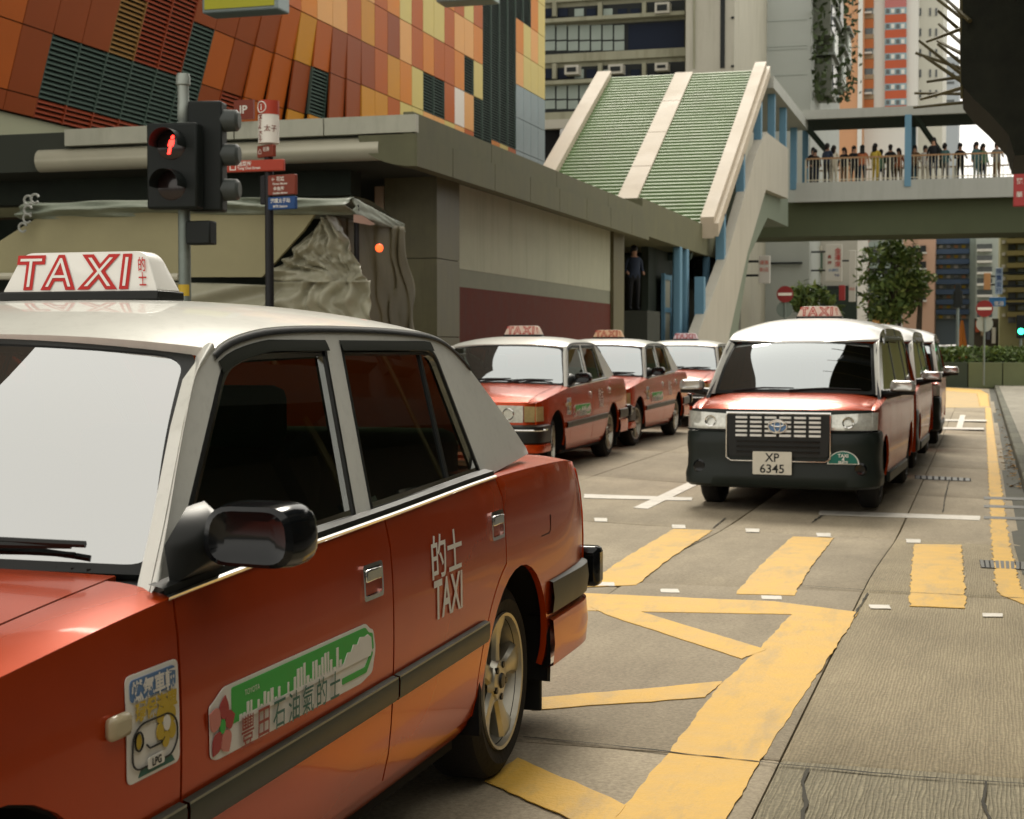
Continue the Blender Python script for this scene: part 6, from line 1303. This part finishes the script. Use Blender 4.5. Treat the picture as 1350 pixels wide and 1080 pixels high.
def person(loc, rz, pose, topc, legc, label, long=False, scale=1.0, group='people on the footbridge'):
    me = POSES[pose]; o = bpy.data.objects.new('person', me); COL.objects.link(o); o.location = loc; o.rotation_euler = (0, 0, rz); o.scale = (scale,) * 3; tag(o, label, 'person', group)
    for i, m_ in enumerate((SKIN, CC[topc], CC[legc], CC['black'])): o.material_slots[i].link = 'OBJECT'; o.material_slots[i].material = m_
    h = bpy.data.objects.new('hair', HM2 if long else HM); COL.objects.link(h); h.parent = o
    if not h.data.materials: h.data.materials.append(HAIR)
    return o
PPL = [(1070, .5, 0, 'black', 'black', 'person in black beside the footbridge\'s left corner post', 0), (1077, 1.2, 2, 'black', 'navy', 'person in dark clothes, second from the left post on the footbridge', 0), (1088, .5, 1, 'navy', 'black', 'person in navy leaning on the footbridge rail', 0), (1101, .4, 1, 'cream', 'cream', 'person in a long cream outfit at the footbridge rail', 1), (1114, 1.3, 0, 'black', 'brown', 'person with long hair in black and brown near the cream-clad one', 1), (1125, .6, 2, 'black', 'black', 'person all in black left of the orange top', 0), (1135, .5, 0, 'orange', 'navy', 'person in an orange top on the footbridge', 1), (1155, .45, 1, 'yellow', 'yellow', 'person in yellow leaning at the footbridge railing', 1), (1163, 1.2, 0, 'green', 'navy', 'person in a green top just right of the yellow-clad one', 0), (1174, .6, 2, 'black', 'black', 'person in black left of the middle blue post', 0), (1184, 1.4, 0, 'orange', 'brown', 'person in rust orange at the middle blue post', 1), (1206, .5, 1, 'brown', 'black', 'person in brown right of the middle blue post', 1), (1220, .9, 2, 'white', 'cream', 'person in pale clothes behind the railing right of the middle post', 0), (1232, .4, 0, 'black', 'navy', 'tall person in black short sleeves on the right half of the footbridge', 0), (1248, .5, 2, 'teal', 'grey', 'person in grey checks on the right half of the footbridge', 0), (1263, .8, 1, 'black', 'black', 'person in black with arms out before the open sky', 0), (1288, .5, 0, 'teal', 'teal', 'left one of the close pair by the right rail end', 1), (1296, .7, 0, 'green', 'navy', 'right one of the close pair by the right rail end', 1), (1316, .5, 1, 'grey', 'brown', 'person in grey bending over the right end of the railing', 0)]
for k, (x, d, pose, tc, lc, lab, lg) in enumerate(PPL):
    d += random.Random(k * 7).uniform(-.2, 1.4); u = onv(x + random.Random(k).uniform(-3, 3), 220, BV + d).x; tall = 1.12 if 'tall' in lab else random.Random(k).uniform(1.0, 1.08); person((u, BV + d, zdk[3] - .15), random.Random(k + 3).choice([0, .4, -.4, math.pi, 2.6, .8]), pose, tc, lc, lab, lg, tall)
pm = onu(836, 360, -9.0); zf = onu(836, 327, -9.0).z - 1.70
person((-9.0, pm.y, zf), .6, 2, 'navy', 'black', 'person in dark clothes standing in the passage beyond the wall end', group='people by the stair')
m = MB(); m.bb(-9.9, -8.45, pm.y - .9, 42.9, .11, zf); o = m.obj('raised_landing', SOFF, smooth=False); tag(o, 'raised dark landing beyond the end pier of the wall', 'landing')
# ================================================================ trees, hedge
LEAFM = [mat('leaf_dark', (.075, .12, .03), .6, var=(2, .4)), mat('leaf_mid', (.14, .20, .05), .6, var=(2, .4)), mat('leaf_light', (.24, .29, .08), .6, var=(2, .3))]; BARK = mat('bark', (.09, .07, .05), .9, var=(5, .3), bump=(20, .4))
def tree(label, x, y0, y1, v, rx, nleaf, seed, leafs=.30, name='street_tree', clumps=14, group='street trees'):
    r_ = random.Random(seed); b = onv(x, 460, v); zt = onv(x, y0, v).z; zb = onv(x, y1, v).z; t = thing(name, label, 'tree', (b.x, v, 0), 0, group); H = zt
    tk = MB(); top = Vector((r_.uniform(-.3, .3), 0, zb + (zt - zb) * .5)); tk.tube([(0, 0, 0), (r_.uniform(-.1, .1), 0, zb * .5), (top.x * .6, 0, zb), top], [.20, .16, .12, .05], 9); cs = []
    for k in range(clumps):
        a = r_.uniform(0, 6.28); q = (r_.random())**.5; z = zb + (zt - zb) * r_.random(); sh = 1 - .55 * abs((z - zb) / (zt - zb) - .45) * 1.6; c = Vector((math.cos(a) * rx * q * sh, math.sin(a) * rx * q * sh, z)); cs.append((c, r_.uniform(.28, .48) * rx)); tk.tube([(top.x * .6, 0, min(z, zb + .3)), c * .6 + Vector((0, 0, z * .38)), c], [.06, .04, .015], 5)
    tk.obj('trunk', BARK, t); cr = MB()
    for k in range(nleaf):
        c, rr_ = cs[k % len(cs)]; d = Vector((r_.gauss(0, 1), r_.gauss(0, 1), r_.gauss(0, .8))); d = d.normalized() * rr_ * r_.uniform(.35, 1.1); s_ = leafs * r_.uniform(.5, 1.1); cr.cur = 0 if r_.random() < .45 else 1 if r_.random() < .7 else 2
        cr.add([(-s_, 0, 0), (0, -s_ * .45, s_ * .1), (s_, 0, 0), (0, s_ * .45, s_ * .1)], [(0, 1, 2, 3)], Matrix.Translation(c + d) @ Matrix.Rotation(r_.uniform(0, 6.28), 4, Vector((r_.gauss(0, 1), r_.gauss(0, 1), r_.gauss(0, 1) + .01)).normalized()))
    cr.obj('crown', LEAFM, t, smooth=False, fix=False); return t
tree('tall narrow tree in the middle distance beneath the footbridge', 1178, 318, 418, 80, 1.6, 1900, 1, .24, clumps=26)
tree('rounder low tree just right of the tall narrow one', 1208, 362, 404, 82, 1.5, 1100, 2, .26)
tree('dark bushy tree behind the left no-entry sign', 1070, 384, 418, 92, 1.7, 800, 3, .26)
def hedge(name, label, u0, u1, v0, v1, z0, z1, n, seed):
    r_ = random.Random(seed); h = MB()
    for k in range(n):
        p = Vector((r_.uniform(u0, u1), r_.uniform(v0, v1), z0 + (z1 - z0) * r_.random()**.7 + .08 * math.sin(r_.random() * 6))); s_ = r_.uniform(.05, .13); h.cur = 0 if r_.random() < .6 else 1
        h.add([(-s_, 0, 0), (0, -s_ * .5, 0), (s_, 0, 0), (0, s_ * .5, 0)], [(0, 1, 2, 3)], Matrix.Translation(p) @ Matrix.Rotation(r_.uniform(0, 6.28), 4, Vector((r_.gauss(0, 1), r_.gauss(0, 1), r_.gauss(0, 1) + .01)).normalized()))
    return tag(h.obj(name, LEAFM[:2], smooth=False, fix=False), label, 'hedge', kind='stuff')
PLW = mat('green_grey_planter', (.145, .165, .085), .8, var=(.8, .12)); pv = 60
a, c = onv(1186, 505, pv), onv(1345, 478, pv); pl_ = thing('planter', 'green-grey concrete planter wall closing the far end of the lane', 'planter', ((a.x + c.x) / 2, pv, 0)); us_ = np.linspace(a.x, c.x + 3, 7)
for i in range(6): m = MB(); m.bb(us_[i] + .015 - pl_.location.x, us_[i + 1] - .015 - pl_.location.x, 0, .3, -.15, c.z); m.obj('planter_panel', PLW if i > 1 else mat('dark_planter', (.05, .065, .045), .8), pl_, smooth=False, bev=.02)
m = MB(); m.bb(us_[0] - pl_.location.x, us_[-1] - pl_.location.x, .3, 2.2, -.15, c.z - .06); m.obj('planter_soil', mat('soil', (.04, .03, .02), .9), pl_, smooth=False)
hedge('hedge', 'clipped dark green hedge growing in the planter at the lane end', a.x, c.x + 3, pv + .2, pv + 2.1, c.z - .1, c.z + .5, 5200, 8)
hedge('shrub', 'bright green shrub at the right pavement edge near the planter', 1.4, 2.4, 52, 54.5, .1, 1.25, 1500, 9)
# ================================================================ signs down the street
NOR = mat('no_entry_red', (.22, .022, .022), .5); SBK = mat('sign_back_grey', (.16, .20, .18), .6)
def noentry(x, y, v, r_, lab, backy, bx, bm):
    p = onv(x, y, v); t = thing('no_entry_sign', lab, 'road sign', (p.x, v, 0), 0, 'no-entry signs'); zz = p.z; m = MB(); m.tube([(0, .04, 0), (0, .04, zz + .3)], .035, 8); m.obj('post', POLE, t)
    m = MB(); m.lathe([(0, -.02), (r_, -.02), (r_, .01), (0, .01)], 28, Matrix.Translation((0, 0, zz))); d = m.obj('sign_disc', NOR, t); m = MB(); m.bb(-r_ * .82, r_ * .82, -.03, -.021, zz - r_ * .16, zz + r_ * .16); m.obj('white_bar', WHT, d)
    q = onv(bx, backy, v); m = MB(); m.lathe([(0, .05), (r_ * .98, .05), (r_ * .98, .08), (0, .08)], 24, Matrix.Translation((q.x - p.x, 0, q.z))); m.obj('sign_back', bm, t)
noentry(1035, 388, 58, .30, 'no-entry sign at the left, in front of the dark bush', 408, 1034, SBK); noentry(1298, 407, 58, .29, 'no-entry sign at the right, above the hedge', 427, 1298, mat('sign_back_pale', (.34, .38, .35), .6))
def hang(name, lab, px, v, m_, texts, dep=.25, arm=None, cat='sign'):
    u0, u1, z0, z1 = rect(px, v); t = thing(name, lab, cat, ((u0 + u1) / 2, v, z0)); W_, H_ = u1 - u0, z1 - z0; m = MB(); m.bb(-W_ / 2, W_ / 2, 0, dep, 0, H_); o = m.obj('sign_board', m_, t, smooth=False, bev=.03)
    for tx, cx_, cz_, sz, tm in texts: text_on('sign_lettering', tx, lambda a_, b_, cx_=cx_, cz_=cz_: Vector((a_ + cx_ * W_, -.02, b_ + cz_ * H_)), tm, o, sz * W_, .004 * W_)
    m = MB(); L_ = arm or -1.5; m.tube([(0, dep / 2, H_ * .8), (L_, dep / 2 + (.0), H_ * .8)], .06, 6); m.tube([(0, dep / 2, H_ * .3), (L_, dep / 2, H_ * .3)], .06, 6); m.obj('sign_bracket', FRM, t); return t
SGW = mat('sign_white_board', (.62, .60, .55), .6)
hang('hanging_sign', 'white hanging sign board with big red Chinese characters', (1088, 322, 1110, 371), 98, SGW, [('金', .25, .82, .40, INKR), ('運', .25, .64, .40, INKR), ('來', .25, .46, .40, INKR), ('典', -.25, .66, .24, BRNI), ('押', -.25, .50, .24, BRNI), ('大押行', 0, .30, .20, BLUI), ('歡迎', .2, .16, .14, SBL)], arm=-3.2)
hang('hanging_sign', 'white and pink banner sign beside the stair, near the pedestrian road sign', (1000, 337, 1015, 374), 70, SGW, [('優惠', 0, .75, .40, PINK), ('新店', 0, .5, .40, PINK)], arm=-1.2)
hang('hanging_sign', 'tall white banner sign right of the red character board', (1119, 330, 1128, 398), 99, SGW, [('酒店', 0, .25, .45, PINK)], arm=-1.5)
hang('hanging_sign', 'small dark red sign under the red character board', (1106, 376, 1114, 396), 97, DRED, [], arm=-1.0)
hang('hanging_sign', 'blue and white vertical sign on the far right side of the street', (1312, 353, 1322, 388), 76, mat('sign_pale_blue', (.34, .44, .56), .5), [('珠', 0, .86, .75, SBL), ('寶', 0, .62, .75, SBL), ('金', 0, .38, .75, SBL), ('行', 0, .14, .75, SBL)], arm=3.5)
hang('hanging_sign', 'bright blue shop sign below the vertical blue one', (1304, 392, 1326, 404), 77, mat('sign_bright_blue', (.05, .20, .45), .5), [('電器', .1, .3, .3, WHT)], arm=3.5)
hang('hanging_sign', 'red and white vertical sign near the footbridge\'s right end', (1336, 228, 1352, 272), 66, DRED, [('麗', .0, .75, .55, WHT), ('華', .0, .35, .55, WHT)], arm=1.5)
hang('hanging_sign', 'small orange sign in front of the pale apartment block', (1297, 360, 1306, 382), 100, SALM, [], arm=3.0)
for k, (px, mm, lab) in enumerate((((1150, 418, 1176, 440), 'sign_orange', 'orange shop front panel under the tall tree'), ((1192, 392, 1200, 412), 'sign_pinkwhite', 'pink and white poster board below the low tree'))):
    hang('shop_sign', lab, px, 110, mat(mm, ((.5, .25, .08), (.6, .35, .33))[k], .6), [], arm=-1)
# dark covered signal post, parasol
p = onv(1263, 390, 66); t = thing('covered_signal', 'dark traffic signal seen from behind on a tall thin post', 'traffic light', (p.x, 66, 0)); m = MB(); m.tube([(0, 0, 0), (0, 0, p.z)], .06, 8); m.obj('post', POLE, t); m = MB(); m.box((0, 0, p.z), (.30, .25, .95), None, (.7, .7)); m.box((0, -.05, p.z - .1), (.36, .05, .6)); m.obj('signal_head', SGB, t, bev=.05)
p0, p1 = onv(1268, 455, 88), onv(1267, 425, 88); t = thing('folded_parasol', 'folded orange parasol standing behind the hedge', 'parasol', (p0.x, 88, 0)); m = MB(); m.tube([(0, 0, 0), (0, 0, p1.z)], .04, 8); m.obj('pole', POLE, t)
m = MB(); n = 14
m.grid(lambda a_, b_: ((lambda r_, t_: (r_ * math.cos(t_), r_ * math.sin(t_), p1.z + .1 - (p1.z + .1 - p0.z * .5) * b_))((.05 + .26 * b_) * (1 + .25 * math.cos(a_ * 2 * math.pi * 8)), a_ * 2 * math.pi)), 48, 8); m.obj('canopy', mat('orange_canvas', (.55, .20, .04), .7), t)
p = onv(1346, 437, 70); t = thing('green_signal', 'small traffic signal showing green at the far right edge', 'traffic light', (p.x, 70, 0)); m = MB(); m.tube([(0, .1, 0), (0, .1, p.z + .5)], .06, 8); m.obj('post', POLE, t); m = MB(); m.box((0, .0, p.z + .2), (.36, .2, .95)); h = m.obj('signal_head', SGB, t, bev=.03); m = MB(); m.lathe([(0, -.11), (.13, -.108)], 18, Matrix.Translation((0, 0, p.z))); m.obj('green_lamp', mat('green_light', (.02, .6, .3), .5, emit=((.05, 1, .45), 2.5)), h)
# ================================================================ white cars beyond the hedge
WCAR = mat('white_car_paint', (.70, .70, .68), .3, coat=.6)
SKIP = ('sticker', 'banner', 'flower', 'lettering', 'roof_sign', 'sign_', 'hanging_cord')
def car_copy(o, parent=None):
    c = o.copy(); COL.objects.link(c); c.parent = parent
    for ch in list(o.children):
        if not any(s_ in ch.name for s_ in SKIP): car_copy(ch, c)
    return c
for k, (x, v, rz, lab) in enumerate(((1222, 92, -math.pi / 2, 'white saloon car coming up the far street left of the hedge'), (1250, 104, R(170), 'white saloon car passing behind the hedge near the orange parasol'), (1282, 96, R(175), 'white saloon car behind the right half of the hedge'))):
    p = onv(x, 460, v); c = car_copy(near_taxi); c.name = 'car'; c.location = (p.x, v, 0); c.rotation_euler = (0, 0, rz); tag(c, lab, 'car', 'white cars in the far street'); swap_mat(c, RED, WCAR); swap_mat(c, SILV, WCAR); swap_mat(c, FILM, FILM2)
# ================================================================ netted bamboo scaffold above the right pavement
NET = mat('scaffold_net', (.022, .024, .016), .9, var=(3, .35), bump=(40, .3)); BAM = mat('bamboo', (.10, .085, .035), .6, var=(4, .3)); 
SV = 24.0; sc_ = thing('bamboo_scaffold', 'dark netted bamboo scaffold overhanging the street at the upper right', 'scaffold', (1.2, SV, 0)); L = sc_.location
prof = [onv(x, y, SV) for x, y in ((1269, -160), (1269, 20), (1266, 60), (1267, 110), (1283, 130), (1305, 150), (1330, 178), (1338, 205))]; pf = [(p.x - L.x, p.z) for p in prof]; pf += [(2.2, pf[-1][1]), (2.2, pf[0][1])]
m = MB(); m.prism(pf, lambda a_, b_, t_: (a_, t_, b_), 0, 2.6); m.obj('debris_net', NET, sc_, smooth=False)
bp = [((1268, 24), (1205, -25)), ((1268, 42), (1236, 14)), ((1270, 20), (1246, -2)), ((1266, 56), (1238, 32)), ((1268, 38), (1222, 55)), ((1266, 70), (1236, 54)), ((1266, 82), (1236, 58)), ((1268, 98), (1212, 54)), ((1264, 105), (1218, 74)), ((1270, 101), (1222, 108)), ((1284, 124), (1206, 123)), ((1292, 133), (1204, 142)), ((1272, 115), (1214, 131)), ((1266, 90), (1207, 70)), ((1268, 25), (1268, 130)), ((1281, 122), (1280, 138)), ((1297, 135), (1294, 150))]
rr2 = random.Random(6)
for k, (a_, b_) in enumerate(bp):
    d0, d1 = rr2.uniform(0, 3.5), 0; d1 = d0 + rr2.uniform(-.6, 1.0); p, q = onv(*a_, SV + d0), onv(*b_, SV + d1); q0 = p + (p - q) * .35; m = MB(); n = 6; m.tube([(q0 - L).lerp(q - L, i / n) for i in range(n + 1)], [.034 - .012 * i / n for i in range(n + 1)], 7); m.obj('bamboo_pole', BAM, sc_)
for k in range(3):
    m = MB(); m.tube([(.35 + .7 * k, .2, .12), (.35 + .7 * k, .2, pf[-3][1] + .3)], .04, 8); m.obj('bamboo_standard', BAM, sc_)


m = MB(); m.bb(-1.7, 2.3, -11.5, -.5, 9.2, 9.5); m.obj('unseen_added_platform', NET, sc_, smooth=False)  # unseen deck with poles, added overhead to darken the van windscreen's reflection
for k in range(6): m = MB(); m.tube([(-2.4, -11 + k * 2.1, 9.12), (2.4, -11 + k * 2.1, 9.14)], .04, 7); m.obj('bamboo_pole', BAM, sc_)
for k in range(3): m = MB(); m.tube([(1.5, -10.5 + k * 4.5, .12), (1.5, -10.5 + k * 4.5, 9.2)], .045, 8); m.obj('bamboo_standard', BAM, sc_)
